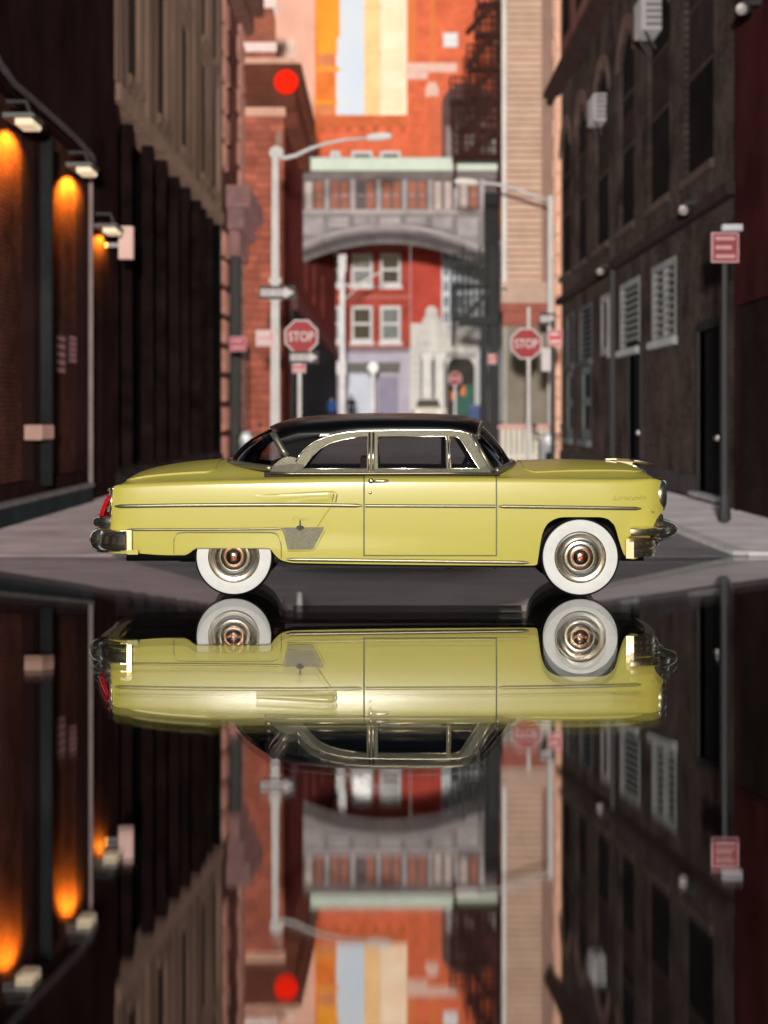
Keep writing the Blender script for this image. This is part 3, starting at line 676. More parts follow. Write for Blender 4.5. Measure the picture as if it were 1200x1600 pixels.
fe = fire_escape('brown iron fire escape zigzagging above the right end of the skybridge', 88, 706, 782, (246, 206, 162, 112, 58, 12), 1.0, brown_iron, jag=(0, 10, -4, 22, 34, 40))
for px, pt in ((707, 150), (722, 96), (742, -20), (764, -20), (779, -20)): part('upright', brown_iron, fe, lambda q: q.box(SX(px, 88), SX(px + 2.5, 88), SZ(246, 88), SZ(pt, 88), 1.31, 1.42), N(88))
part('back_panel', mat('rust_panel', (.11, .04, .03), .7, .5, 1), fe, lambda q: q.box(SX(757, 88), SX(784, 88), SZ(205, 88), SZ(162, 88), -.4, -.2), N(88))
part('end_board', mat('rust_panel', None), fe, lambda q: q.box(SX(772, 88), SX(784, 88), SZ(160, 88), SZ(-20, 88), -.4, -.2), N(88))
fe = fire_escape('black iron fire escape below the skybridge in front of the pale glazed building', 84, 704, 781, (497, 447), 1.3, black_iron)
for px in (720, 746, 765): part('upright', black_iron, fe, lambda q: q.box(SX(px, 84), SX(px + 3.5, 84), SZ(497, 84), SZ(388, 84), 1.31, 1.42), N(84))
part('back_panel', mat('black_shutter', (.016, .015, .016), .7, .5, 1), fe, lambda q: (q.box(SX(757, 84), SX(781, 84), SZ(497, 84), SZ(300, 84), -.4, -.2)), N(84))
part('hopper', black_iron, fe, lambda q: q.box(SX(716, 84), SX(781, 84), SZ(510, 84), SZ(498.5, 84), .2, 1.1, bev=.1), N(84))
for a, c in ((750, 761), (764, 778)):
    part('column', black_iron, fe, lambda q: q.box(SX(a, 84), SX(c, 84), .3, SZ(510.3, 84), .2, .8, bev=.06), N(84))

# ---- beige sided building
Yg = 68
G1 = thing('beige_sided_building', 'beige clapboard building with red band and stone base right of the skybridge', 'building', (5, Yg, 0))
GX0, GX1 = SX(784, Yg), SX(866, Yg)
sid = [mat('beige_board_%s' % k, c, .8, .10, 1.5) for k, c in (('plain', (.53, .345, .255)), ('pale', (.56, .375, .285)), ('dull', (.50, .33, .25)))]
part('core_wall', mat('beige_joint', (.13, .08, .065), .9, .2), G1, lambda q: q.box(GX0, GX1, SZ(474, Yg), 26, -.5, -.02), N(Yg))
z_ = SZ(441, Yg)
while z_ < 20:
    a, c = SX(791.5, Yg), SX(846, Yg)
    def bd(q):
        i = [q.q(u, v, d) for u, v, d in ((a, z_, .17), (c, z_, .17), (c, z_ + .20, .05), (a, z_ + .20, .05), (a, z_, -.01), (c, z_, -.01))]
        q.f += [(i[0], i[1], i[2], i[3]), (i[4], i[5], i[1], i[0])]
    part('siding_board', random.choice(sid), G1, bd, N(Yg)); z_ += .232
part('corner_trim', mat('pale_trim', (.66, .60, .57), .7, .12), G1, lambda q: q.box(GX0, SX(791, Yg), SZ(474, Yg), 26, -.02, .14), N(Yg))
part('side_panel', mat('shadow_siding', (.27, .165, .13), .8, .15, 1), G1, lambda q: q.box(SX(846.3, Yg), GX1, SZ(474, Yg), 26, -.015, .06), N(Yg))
for p1, p0, d in ((448, 441.5, .2), (456, 448.5, .14), (465, 456.5, .22), (474, 465.5, .3)):
    part('moulding', mat('moulding_beige', (.48, .33, .26), .7, .12), G1, lambda q: q.box(GX0 - .03, GX1, SZ(p1, Yg), SZ(p0, Yg), 0, d, bev=.03), N(Yg))
part('red_band', mat('red_sandstone', (.30, .095, .07), .8, .22), G1, lambda q: (q.box(GX0 + .05, GX1, SZ(510, Yg), SZ(487, Yg), -.5, .08), q.box(GX0 - .03, GX1, SZ(486.7, Yg), SZ(474.3, Yg), -.5, .34, bev=.04)), N(Yg))
part('base_wall', mat('base_stone', (.215, .185, .15), .85, .14, 1.2, fine=1), G1, lambda q: q.facade(SX(792, Yg), GX1, 0, SZ(510.3, Yg), cell=1), N(Yg))
part('corner_pier', mat('corner_pier_stone', (.36, .32, .28), .85, .15), G1, lambda q: q.box(GX0 + .05, SX(791.7, Yg), 0, SZ(510.3, Yg), -.5, .1), N(Yg))

# ---- right: dark brick building
R1 = thing('dark_brick_building', 'long dark brick building with arched windows along the right side', 'building', (RW, 48, 0))
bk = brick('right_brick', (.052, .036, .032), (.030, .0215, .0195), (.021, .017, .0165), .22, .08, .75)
arches = [(61.9, 65.0), (57.0, 60.0), (51.3, 54.6), (46.1, 49.0), (40.4, 43.7), (35.0, 38.4)]
H = [(a, c, 6.35, 11.15, .5 * (c - a) * .5) for a, c in arches]
louv = [(39.4, 42.9), (45.0, 48.7), (55.3, 58.9), (60.6, 63.2)]
H += [(a, c, 3.3, 4.95) for a, c in louv] + [(50.0, 53.3, 3.3, 4.95)]
lowwin = [(61, 63.2), (55.6, 58.4)]
H += [(a, c, .95, 3.2) for a, c in lowwin]
doors = [(44.8, 46.9), (34.1, 36.5)]
H += [(a, c, .13, 3.25) for a, c in doors]
H += [(a, c, 14.2, 18) for a, c in arches]
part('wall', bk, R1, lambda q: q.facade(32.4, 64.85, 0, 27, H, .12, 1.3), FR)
part('end_quoin', mat('lit_peach_stone', (.72, .40, .28), .85, .2, 1.5), R1, lambda q: q.facade(64.854, 67.4, 0, 27, cell=1.2), FR)  # light on the far corner put into the peach colour
for k in range(26):
    part('quoin', mat('lit_peach_quoin', (.78, .45, .33), .85, .2, 1.5), R1, lambda q: q.box(65.5, 67.3 - (k % 2) * .4, .2 + k * .7, .2 + k * .7 + .6, .004, .1, bev=.03), FR)
part('belt_course', mat('belt_dark', (.026, .013, .011), .8, .3), R1, lambda q: (q.box(32.4, 67.4, 12.55, 12.8, .004, .3, bev=.04), q.box(32.4, 67.4, 12.804, 13.0, .004, .42, bev=.04)), FR)
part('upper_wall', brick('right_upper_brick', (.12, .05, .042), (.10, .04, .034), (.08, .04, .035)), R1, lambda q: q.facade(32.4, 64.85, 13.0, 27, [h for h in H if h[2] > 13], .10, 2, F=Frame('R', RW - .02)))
part('belt_course', mat('band_dark', (.022, .014, .013), .8, .4), R1, lambda q: q.box(32.4, 64.84, 5.4, 5.62, .004, .22, bev=.04), FR)
dw = mat('blackened_glass', (.0065, .006, .006), .25, .4, .6, spec=.4)
for i, (a, c) in enumerate(arches):
    w_ = part('window', dw, R1, lambda q: q.box(a, c, 6.35, 11.15, -.115, -.10), FR)
    part('meeting_rail', mat('worn_sash', (.03, .019, .016), .7, .4), w_, lambda q: q.box(a + .05, c - .05, 8.28, 8.38, -.095, -.07), FR)
    part('meeting_rail', mat('worn_sash', None), w_, lambda q: q.box(a + .05, c - .05, 9.6, 9.68, -.095, -.07), FR)
    part('blind', mat('brown_blind', (.014, .0085, .0075), .8, .6, 1.5), w_, lambda q: q.box(a + .1, c - .1, 8.43, 9.2 + .5 * (i % 3), -.097, -.085), FR)
    part('window_sill', mat('sill_stone', (.055, .036, .03), .8, .3), R1, lambda q: q.box(a - .15, c + .15, 6.16, 6.34, .004, .09, bev=.02), FR)
    part('window', dw, R1, lambda q: q.box(a, c, 14.2, 18, -.11, -.10), FR)
    # brick voussoirs over the arch
    m_, r_ = (a + c) / 2, (c - a) / 2; n_ = 9
    for k in range(n_):
        t0, t1 = math.pi * k / n_, math.pi * (k + .88) / n_; rv = .25 * (c - a); zc = 11.15 - rv
        pl = [(m_ + (r_ + e) * math.cos(t), zc + (rv + e) * math.sin(t)) for t, e in ((t0, .03), (t1, .03), (t1, .42), (t0, .42))]
        part('voussoir', mat('arch_brick', (.075, .045, .038), .9, .4, 2), R1, lambda q: q.plate(pl, [], lambda x, z2, o: FR.p(x, z2, o), .004, .05))
lv = mat('louver_grey', (.125, .125, .125), .6, .3, 2); lvd = mat('louver_dark', (.05, .05, .055), .6, .3, 2)
for i, (a, c) in enumerate(louv):
    fm = mat('louver_frame', (.15, .15, .15), .6, .25) if i < 2 else lvd
    w_ = MB(FR); w_.box(a, a + .2, 3.3, 4.95, -.11, .02); w_.box(c - .2, c, 3.3, 4.95, -.11, .02); w_.box(a + .2, c - .2, 4.8, 4.95, -.11, .02)
    if i < 1: w_.box((a + c) / 2 - .12, (a + c) / 2 + .12, 3.3, 4.8, -.11, .01)
    wo = w_.build('louvered_window', fm, R1)
    part('backing', dw, wo, lambda q: q.box(a, c, 3.3, 4.95, -.118, -.114), FR)
    part('sill', mat('grey_sill', (.24, .24, .24), .7, .2) if i < 2 else lvd, wo, lambda q: q.box(a - .15, c + .15, 3.12, 3.295, -.1, .12, bev=.03), FR)
    for k in range(9):
        v = 3.33 + k * .165
        def sl(q):
            i_ = [q.q(u, vv, d) for u, vv, d in ((a + .2, v, .0), (c - .2, v, .0), (c - .2, v + .11, -.09), (a + .2, v + .11, -.09))]
            j_ = [q.q(u, vv, d) for u, vv, d in ((a + .2, v - .025, .0), (c - .2, v - .025, .0), (c - .2, v + .085, -.09), (a + .2, v + .085, -.09))]
            q.f += [tuple(i_), tuple(j_[::-1]), (i_[0], j_[0], j_[1], i_[1])]
        part('slat', lv if i < 2 else lvd, wo, sl, FR)
wo = window(R1, FR, 50.0, 53.3, 3.3, 4.95, -.11, mat('worn_white_frame', (.16, .15, .15), .7, .3), dw, .22, 0, 1)
part('curtain', mat('grey_curtain', (.30, .28, .29), .8, .2), wo, lambda q: q.box(50.2, 51.4, 3.2, 4.8, -.02, .03), FR)
for a, c in lowwin:
    window(R1, FR, a, c, .95, 3.2, -.11, mat('green_grey_frame', (.075, .085, .085), .6), dark_pane, .3, 1, 0, .2)
for a, c in doors:
    d_ = part('door', mat('black_door', (.005, .005, .0055), .5, .3), R1, lambda q: q.box(a, c, .13, 3.25, -.115, -.10), FR)
    part('door_frame', mat('door_frame_dark', (.014, .012, .012), .6), d_, lambda q: (q.box(a - .15, a, .13, 3.4, -.1, .05), q.box(c, c + .15, .13, 3.4, -.1, .05), q.box(a, c, 3.25, 3.4, -.1, .05)), FR)
    part('handle', mat('dull_chrome', (.5, .5, .5), .3, 0, metal=1), d_, lambda q: q.tube([FR.p(a + .5, 1.25, -.1), FR.p(a + .5, 1.25, -.03), FR.p(a + .8, 1.25, -.03)], .05))
    part('doorstep', mat('doorstep_stone', (.20, .19, .20), .8, .3), R1, lambda q: q.box(a - .1, c + .2, .12, .22, .0, .2, bev=.03), FR)
part('plinth', mat('right_plinth', (.03, .026, .027), .8, .4), R1, lambda q: (q.box(36.8, 44.6, .12, .5, .004, .08), q.box(47.2, 64.8, .12, .5, .004, .08)), FR)
for a, c, zz in ((49.5, 49.7, 5.4),):
    part('drainpipe', mat('drain_black', (.01, .01, .011), .5), R1, lambda q: q.tube([FR.p(a, .5, .1), FR.p(a, zz, .1)], .07, 8))
part('roof_block', bk, R1, lambda q: q.quad((RW + .3, 32.4, 27), (RW + .3, 67.4, 27), (RW + 6, 67.4, 27), (RW + 6, 32.4, 27)))

R0 = thing('maroon_building', 'maroon rendered building at the far right edge of the street', 'building', (RW, 28, 0))
part('upper_wall', mat('maroon_render', (.028, .0085, .0085), .9, .4, .5, spec=0), R0, lambda q: q.facade(22.7, 32.398, 3.5, 27, cell=2), Frame('R', RW - .08))
part('wall', brick('r0_brick', (.016, .009, .008), (.011, .007, .0065), (.007, .0055, .0055)), R0, lambda q: q.facade(22.7, 32.398, 0, 3.496, cell=1.2), FR)
part('end_return', wtop, R0, lambda q: q.quad((RW - .08, 32.402, 0), (RW + 1, 32.402, 0), (RW + 1, 32.402, 27), (RW - .08, 32.402, 27)))

def ac_unit(u0, u1, v0, v1, label, d=.34):
    t = thing('air_conditioner', label, 'air conditioner', FR.p((u0 + u1) / 2, v0, .3), 'window air conditioners on the dark brick building')
    part('case', mat('ac_case', (.25, .235, .24), .5, .2), t, lambda q: q.box(u0, u1, v0, v1, -.2, d, bev=.04), FR)
    for k in range(5):
        v = v0 + (v1 - v0) * (k + .6) / 5.6
        part('vent_slat', mat('ac_vent', (.08, .08, .085), .6), t, lambda q: q.box(u0 - .03, u0 - .002, v, v + (v1 - v0) * .09, -.1, d - .1), FR)
    for u in (u0 + .15, u1 - .15): part('bracket', black_iron, t, lambda q: q.tube([FR.p(u, v0 - .4, 0), FR.p(u, v0, d - .1)], .025))
ac_unit(42.2, 43.5, 10.15, 10.95, 'white air conditioner at the top edge in the fifth arched window')
ac_unit(52.6, 54.0, 9.75, 10.5, 'grey air conditioner in the third arched window, lower of the two', .28)
def flood(px, py, label):
    Y = YR(px); zz = SZ(py, Y)
    t = thing('floodlight', label, 'lamp', FR.p(Y, zz, .1), 'floodlights on the dark brick building')
    part('head', mat('flood_glass', (.20, .17, .155), .3, .1), t, lambda q: q.lathe(FR.p(Y, zz, .45), (-.5, -1, -.2), [(0, .04), (.03, .075), (.06, .09), (.08, .06), (.09, .01)], 14), smooth=40)
    part('housing', black_iron, t, lambda q: q.lathe(FR.p(Y, zz, .42), (.5, 1, .2), [(0, .09), (.2, .08), (.35, .05)], 12), smooth=40)
    part('arm', black_iron, t, lambda q: q.tube([FR.p(Y + .4, zz + .2, 0), FR.p(Y + .3, zz + .15, .4)], .05))
flood(1107, 328, 'round floodlight above the dark band near the red sign')
flood(966, 424, 'round floodlight above the curtained window')
flood(1205, 14, 'pale floodlight in the top right corner on the maroon wall')
# ================================================================== STREET FURNITURE
pole_w = mat('pale_galvanised', (.50, .47, .46), .5, .15, 2); pole_d = mat('dark_pole', (.016, .016, .018), .5, .2)
red_s = mat('sign_red', (.27, .009, .013), .45, .08); white_s = mat('sign_white', (.56, .50, .50), .5, .06); black_s = mat('sign_black', (.03, .03, .032), .5, .1)
def pole(t, px, Y, py0, py1, r, m=pole_w, taper=1):
    return part('pole', m, t, lambda q: q.tube([(SX(px, Y), Y, SZ(py0, Y)), (SX(px, Y), Y, SZ(py1, Y))], [r, r * taper], 10), smooth=40)
def fnN(Y): return lambda x, z, o: (x, Y - o, z)
def stop_sign(t, px, py, w, Y):
    cx, cz, r = SX(px, Y), SZ(py, Y), w / 2 * Y / 3000 / math.cos(math.pi / 8)
    oc = lambda k: [(cx + r * k * math.cos(math.pi / 8 + i * math.pi / 4), cz + r * k * math.sin(math.pi / 8 + i * math.pi / 4)) for i in range(8)]
    b_ = part('border', white_s, t, lambda q: q.plate(oc(1), [], fnN(Y), .06, .09))
    part('face', red_s, t, lambda q: q.plate(oc(.91), [], fnN(Y), .092, .11))
    part('lettering', white_s, t, lambda q: q.text('STOP', fnN(Y), cx - r * .70, cx + r * .70, cz - r * .27, cz + r * .27, .125, bold=.012))
def one_way(t, px0, px1, py0, py1, Y, flip=1):
    F = N(Y)
    part('arrow_panel', black_s, t, lambda q: q.box(SX(px0, Y), SX(px1, Y), SZ(py1, Y), SZ(py0, Y), .07, .1), F)
    a, c, zm, h = SX(px0, Y), SX(px1, Y), (SZ(py0, Y) + SZ(py1, Y)) / 2, (SZ(py0, Y) - SZ(py1, Y)) / 2
    w = c - a; pl = [(a + w * .05, zm - h * .5), (a + w * .70, zm - h * .5), (a + w * .70, zm - h * .85), (a + w * .96, zm), (a + w * .70, zm + h * .85), (a + w * .70, zm + h * .5), (a + w * .05, zm + h * .5)]
    ar = part('arrow', white_s, t, lambda q: q.plate(pl, [], fnN(Y), .101, .115))
    part('lettering', black_s, t, lambda q: q.text('ONE WAY', fnN(Y), a + w * .09, a + w * .68, zm - h * .28, zm + h * .28, .125, bold=.01))
def street_sign(t, px0, px1, py0, py1, Y, m=red_s, lines=3, ink=white_s, border=True):
    x0, x1, z0, z1 = SX(px0, Y), SX(px1, Y), SZ(py1, Y), SZ(py0, Y)
    b_ = part('sign_plate', ink, t, lambda q: q.box(x0, x1, z0, z1, .06, .09, bev=.006), N(Y))
    e = (x1 - x0) * .06
    part('sign_face', m, t, lambda q: q.box(x0 + e, x1 - e, z0 + e, z1 - e, .091, .1), N(Y))
    for k in range(lines):
        h = (z1 - z0 - 2 * e) / lines; zz = z0 + e + h * (k + .3)
        part('sign_line', ink, t, lambda q: q.box(x0 + e * 2.5, x1 - e * (2.5 + 2 * (k % 2)), zz, zz + h * .4, .101, .106), N(Y))
def lamp_head(t, px, py, w, Y, sg=1):
    def f(q):
        rows = []
        for i in range(9):
            k = -1 + 2 * i / 8; rr = math.sqrt(max(0, 1 - abs(k) ** 2.6)); x = SX(px + k * w / 2, Y)
            rows.append([(x, Y + .22 * rr * math.cos(a), SZ(py, Y) + (.13 if math.sin(a) > 0 else .08) * rr * math.sin(a) - k * sg * -.03) for a in [j * math.pi / 6 for j in range(13)]])
        q.grid(rows)
    part('lamp_head', mat('lamp_head_grey', (.62, .56, .54), .45, .1), t, f, smooth=True)

# tall street lamp, left
Y = 50
t = thing('street_lamp', 'tall pale street lamp with curved arm in front of the brownstone building', 'street lamp', (SX(430, Y), Y, 0))
pole(t, 430, Y, 745, 236, .14, taper=.62)
part('arm', pole_w, t, lambda q: q.tube([(SX(px, Y), Y, SZ(py, Y)) for px, py in ((431, 245), (445, 247), (462, 243), (485, 232), (510, 224), (540, 218), (575, 216))], [.06, .06, .055, .05, .045, .04, .04], 8), smooth=True)
part('pole_cap', pole_w, t, lambda q: q.lathe((SX(432, Y), Y, SZ(246, Y)), (0, 0, 1), [(0, .15), (.1, .2), (.22, .17), (.3, .05)], 12), smooth=40)
part('finial', mat('finial_brown', (.25, .13, .09), .5), t, lambda q: q.lathe((SX(436, Y), Y, SZ(228, Y)), (0, 0, 1), [(0, .06), (.1, .1), (.25, .1), (.4, .04)], 10), smooth=40)
lamp_head(t, 592, 215, 46, Y)
part('clamp', pole_w, t, lambda q: (q.lathe((SX(430, Y), Y, SZ(442, Y)), (0, 0, 1), [(0, .17), (.12, .17)], 10), q.lathe((SX(430, Y), Y, SZ(470, Y)), (0, 0, 1), [(0, .17), (.12, .17)], 10)))
s = thing('one_way_sign', 'black one way arrow sign fixed on the tall street lamp pole', 'sign', (SX(432, Y), Y - .15, SZ(466, Y)))
one_way(s, 405, 462, 447, 468, Y - .15)
s = thing('street_name_sign', 'small pink and white sign on the tall street lamp pole above the car', 'sign', (SX(413, Y), Y - .15, SZ(540, Y)))
street_sign(s, 400, 429, 516, 541, Y - .15, mat('sign_pink', (.62, .33, .33), .5, .25, 3), 2)
# right street lamp
Y = 60
t = thing('street_lamp', 'pale street lamp on the right whose arm crosses the beige clapboard building', 'street lamp', (SX(860, Y), Y, 0))
pole(t, 860, Y, 720, 306, .10, taper=.8)
part('arm', pole_w, t, lambda q: q.tube([(SX(px, Y), Y, SZ(py, Y)) for px, py in ((860, 313), (835, 306), (805, 295), (778, 288), (750, 285))], .05, 8), smooth=True)
lamp_head(t, 729, 285, 42, Y, -1)
s = thing('one_way_sign', 'small one way sign beside the right stop sign, high on the corner pole', 'sign', (SX(855, Y), Y - .2, SZ(508, Y)))
one_way(s, 843, 867, 489, 508, Y - .15)
# stop sign left
Y = 44
t = thing('stop_sign', 'red stop sign above a one way arrow left of the red house', 'stop sign', (SX(470, Y), Y, 0), 'stop signs at the street corners')
pole(t, 468, Y, 762, 500, .05); stop_sign(t, 471, 526, 52, Y)
s = thing('one_way_sign', 'white one way arrow sign just under the left stop sign', 'sign', (SX(475, Y), Y - .1, SZ(568, Y))); one_way(s, 452, 498, 549, 568, Y - .05)
s = thing('parking_sign', 'small red sign under the left stop sign and its arrow', 'sign', (SX(467, Y), Y - .1, SZ(583, Y))); street_sign(s, 457, 478, 565, 583, Y - .02, mat('sign_rose', (.45, .05, .06), .5), 2)
# stop sign right
Y = 50
t = thing('stop_sign', 'red stop sign on a thin pole before the beige clapboard building', 'stop sign', (SX(823, Y), Y, 0), 'stop signs at the street corners')
pole(t, 826, Y, 745, 480, .045); stop_sign(t, 822, 537, 48, Y)
Y = 49
t = thing('sign_post', 'dark post with red and white signs beside the right stop sign', 'sign post', (SX(866, Y), Y, 0)); pole(t, 864, Y, 748, 500, .05, pole_d)
s = thing('parking_sign', 'bright red sign on the dark post right of the right stop sign', 'sign', (SX(867, Y), Y - .1, SZ(541, Y))); street_sign(s, 856, 878, 515, 541, Y - .05, mat('sign_bright_red', (.60, .05, .06), .5), 2)
s = thing('notice_sign', 'narrow white sign below the bright red one on the dark post', 'sign', (SX(853, Y), Y - .1, SZ(580, Y))); street_sign(s, 846, 860, 544, 580, Y - .05, white_s, 0)
# far stop sign + others
Y = 120
t = thing('stop_sign', 'small distant stop sign before the white portal doorway', 'stop sign', (SX(711, Y), Y, 1.1), 'stop signs at the street corners')
pole(t, 711, Y, 668, 590, .08); stop_sign(t, 711, 592, 21, Y)
Y = 64
t = thing('sign_post', 'thin dark post with small red sign at the quoined building', 'sign post', (SX(382, Y), Y, 0)); pole(t, 383, Y, 742, 530, .04, pole_d)
s = thing('parking_sign', 'dark pink sign on the thin post by the quoined building', 'sign', (SX(372, Y), Y - .1, SZ(548, Y))); street_sign(s, 359, 385, 526, 549, Y - .06, mat('sign_dusky', (.30, .05, .065), .5), 2, mat('sign_dusky_ink', (.5, .22, .25), .5))
Y = 90
t = thing('parking_sign', 'tiny red sign hanging from the black fire escape columns', 'sign', (SX(768, Y), 82, SZ(570, 82))); street_sign(t, 762, 776, 553, 569, 82.6, mat('sign_rose', None), 2)
# near right sign on black pole
Y = 28.3
t = thing('sign_post', 'tall black sign pole standing on the right pavement', 'sign post', (SX(1133, Y), Y, .12)); pole(t, 1133, Y, 815, 356, .045, pole_d)
part('foot', pole_d, t, lambda q: q.lathe((SX(1133, Y), Y, .12), (0, 0, 1), [(0, .085), (.35, .075), (.38, .05)], 12), smooth=40)
s = thing('parking_sign', 'red sign with pale lines at the top of the black right hand pole', 'sign', (SX(1132, Y), Y - .1, SZ(411, Y))); street_sign(s, 1110, 1153, 364, 411, Y - .03, mat('sign_crimson', (.19, .022, .028), .5), 3, mat('sign_crimson_ink', (.42, .22, .23), .5))
s = tag(MB(N(Y)).box(SX(1127, Y), SX(1157, Y), SZ(362, Y), SZ(352, Y), .0, .2, bev=.02).build('solar_cap', mat('cap_grey', (.42, .43, .46), .5), staged=True), 'pale grey cap box above the red sign on the black pole', 'box')
# centre white pole with arm
Y = 110
t = thing('signal_pole', 'white pole with slanting signal arm in front of the red house', 'pole', (SX(535, Y), Y, 1))
pole(t, 535, Y, 668, 398, .17, mat('white_pole', (.66, .63, .64), .5), .8)
part('signal_box', mat('white_pole', None), t, lambda q: q.box(SX(529, Y), SX(541, Y), SZ(425, Y), SZ(398, Y), .0, .3, bev=.05), N(Y))
part('arm', pole_w, t, lambda q: q.tube([(SX(536, Y), Y, SZ(446, Y)), (SX(560, Y), Y, SZ(444, Y)), (SX(580, Y), Y, SZ(432, Y)), (SX(598, Y), Y, SZ(424, Y))], .07, 6))
part('stay', pole_w, t, lambda q: q.tube([(SX(536, Y), Y, SZ(470, Y)), (SX(575, Y), Y, SZ(436, Y))], .04, 6))
part('control_box', mat('white_pole', None), t, lambda q: q.box(SX(526, Y), SX(541, Y), SZ(585, Y), SZ(565, Y), .0, .4, bev=.05), N(Y))
Y = 125
t = thing('globe_lamp', 'white globe street lamp before the lilac shopfront', 'street lamp', (SX(583, Y), Y, 1)); pole(t, 583, Y, 668, 582, .12, mat('white_pole', None))
part('globe', mat('opal_glass', (.85, .85, .85), .4, 0), t, lambda q: q.lathe((SX(583, Y), Y, SZ(583, Y)), (0, 0, 1), [(.36 - .36 * math.cos(k * math.pi / 10), .36 * math.sin(k * math.pi / 10)) for k in range(11)], 14), smooth=True)
# ---- picket fence
Y = 58
t = thing('picket_fence', 'white picket fence with pink top rail before the beige building base', 'fence', (SX(822, Y), Y, 0))
for k in range(10):
    a = 783 + k * 8.6
    part('picket', mat('picket_white', (.66, .60, .52), .7, .12), t, lambda q: q.box(SX(a, Y), SX(a + 5.2, Y), SZ(730, Y), SZ(668, Y), .02, .08, bev=.015), N(Y))
part('top_rail', mat('rail_pink', (.58, .33, .29), .7, .12), t, lambda q: q.box(SX(778, Y), SX(868, Y), SZ(671, Y), SZ(663, Y), .082, .15, bev=.02), N(Y))
part('bottom_rail', mat('picket_white', None), t, lambda q: q.box(SX(778, Y), SX(868, Y), SZ(716, Y), SZ(710, Y), .082, .13, bev=.02), N(Y))
part('backing', mat('fence_back', (.28, .25, .21), .8, .2), t, lambda q: q.box(SX(780, Y), SX(866, Y), SZ(730, Y), SZ(672, Y), -.02, .015), N(Y))
# ---- motorcycles
def motorcycle(X, Y, label, m, sx=1):
    t = thing('motorcycle', label, 'motorcycle', (X, Y, 0), 'motorcycles parked at the kerbs')
    for nm, dy in (('wheel', -.35), ('wheel', 1.0)):
        w = part('wheel', mat('rubber', (.012, .012, .012), .8, .2), t, lambda q: q.lathe((X - .07, Y + dy, .32), (1, 0, 0), [(0, .20), (.0, .32), (.07, .34), (.14, .32), (.14, .20)], 18), smooth=40)
        part('rim', pole_w, w, lambda q: q.lathe((X - .06, Y + dy, .32), (1, 0, 0), [(0, .20), (.12, .20)], 14))
    part('front_fairing', m, t, lambda q: q.grid([[(X + a * .3 * w_, Y - .3 + b_, z_) for a in (-1, -.8, -.35, 0, .35, .8, 1)] for w_, b_, z_ in ((.35, .1, .70), (.6, -.12, .82), (.66, -.16, .95), (.5, -.1, 1.08), (.3, .02, 1.2))]), smooth=True)
    part('headlamp', mat('headlamp_glass', (.75, .75, .78), .15, 0), t, lambda q: q.lathe((X, Y - .46, .98), (0, 1, 0), [(0, .04), (.02, .12), (.1, .13)], 14), smooth=40)
    part('handlebar', pole_d, t, lambda q: q.tube([(X - .42, Y - .02, 1.12), (X - .3, Y - .1, 1.15), (X, Y - .15, 1.08), (X + .3, Y - .1, 1.15), (X + .42, Y - .02, 1.12)], .025, 6))
    part('tank', m, t, lambda q: q.lathe((X, Y - .05, .85), (0, 1, 0), [(0, .08), (.1, .2), (.3, .22), (.5, .14), (.55, .05)], 12), smooth=True)
    part('seat', mat('seat_black', (.015, .015, .016), .6), t, lambda q: q.box(X - .16, X + .16, .78, .9, -(Y + 1.15), -(Y + .4), bev=.04, F=Frame('N', 0)))
    part('engine', mat('engine_grey', (.2, .2, .21), .4, .2), t, lambda q: q.box(X - .2, X + .2, .3, .72, -(Y + .75), -(Y - .02), bev=.06, F=Frame('N', 0)))
    for s_ in (-1, 1): part('mirror', pole_d, t, lambda q: (q.tube([(X + s_ * .3, Y - .1, 1.15), (X + s_ * .38, Y - .08, 1.35)], .015, 5), q.lathe((X + s_ * .38, Y - .08, 1.38), (0, 1, 0), [(0, .07), (.03, .05)], 10)))
motorcycle(SX(386, 56), 56, 'grey motorcycle parked at the left kerb beside the quoined building', mat('bike_grey', (.20, .22, .23), .35, .5, 6))
motorcycle(SX(856, 53), 53, 'white and black motorcycle parked by the picket fence', mat('bike_white', (.32, .30, .33), .35, .6, 6))
# ---- far parked car
Y = 118; z0 = 1.25
t = thing('parked_car', 'pale distant car whose roof shows above the model car roof', 'car', (SX(670, Y), Y, z0))
cpaint = mat('pale_paint', (.55, .50, .42), .3, .08, coat=.5)
X = SX(670, Y)
part('body', cpaint, t, lambda q: (q.grid([[(X + s_ * w_, Y + dy, z0 + z_) for s_ in (-1, -.6, 0, .6, 1)] for w_, dy, z_ in ((.88, 0, .3), (.92, -.02, .6), (.9, .05, .85), (.8, 1.2, .95))]), q.box(X - .92, X + .92, z0 + .28, z0 + .9, -(Y + 4.4), -(Y + .05), bev=.1, F=Frame('N', 0))), smooth=30)
part('roof', cpaint, t, lambda q: q.box(X - .62, X + .62, z0 + 1.42, z0 + 1.5, -(Y + 3.2), -(Y + 1.7), bev=.05, F=Frame('N', 0)))
part('windscreen', dark_pane, t, lambda q: q.quad((X - .78, Y + 1.1, z0 + .92), (X + .78, Y + 1.1, z0 + .92), (X + .62, Y + 1.72, z0 + 1.43), (X - .62, Y + 1.72, z0 + 1.43)))
for s_ in (-1, 1):
    part('headlight', mat('headlamp_glass', None), t, lambda q: q.lathe((X + s_ * .66, Y - .05, z0 + .62), (0, 1, 0), [(0, .06), (.03, .13), (.08, .14)], 12), smooth=40)
    for dy in (.8, 3.5): part('wheel', mat('rubber', None), t, lambda q: q.lathe((X + s_ * .92 - .1, Y + dy, z0 + .3), (1, 0, 0), [(0, .2), (0, .31), (.2, .31), (.2, .2)], 14))
bx = thing('mailbox', 'blue mailbox at the foot of the fire escape columns', 'mailbox', (SX(742, 100), 100, .9))
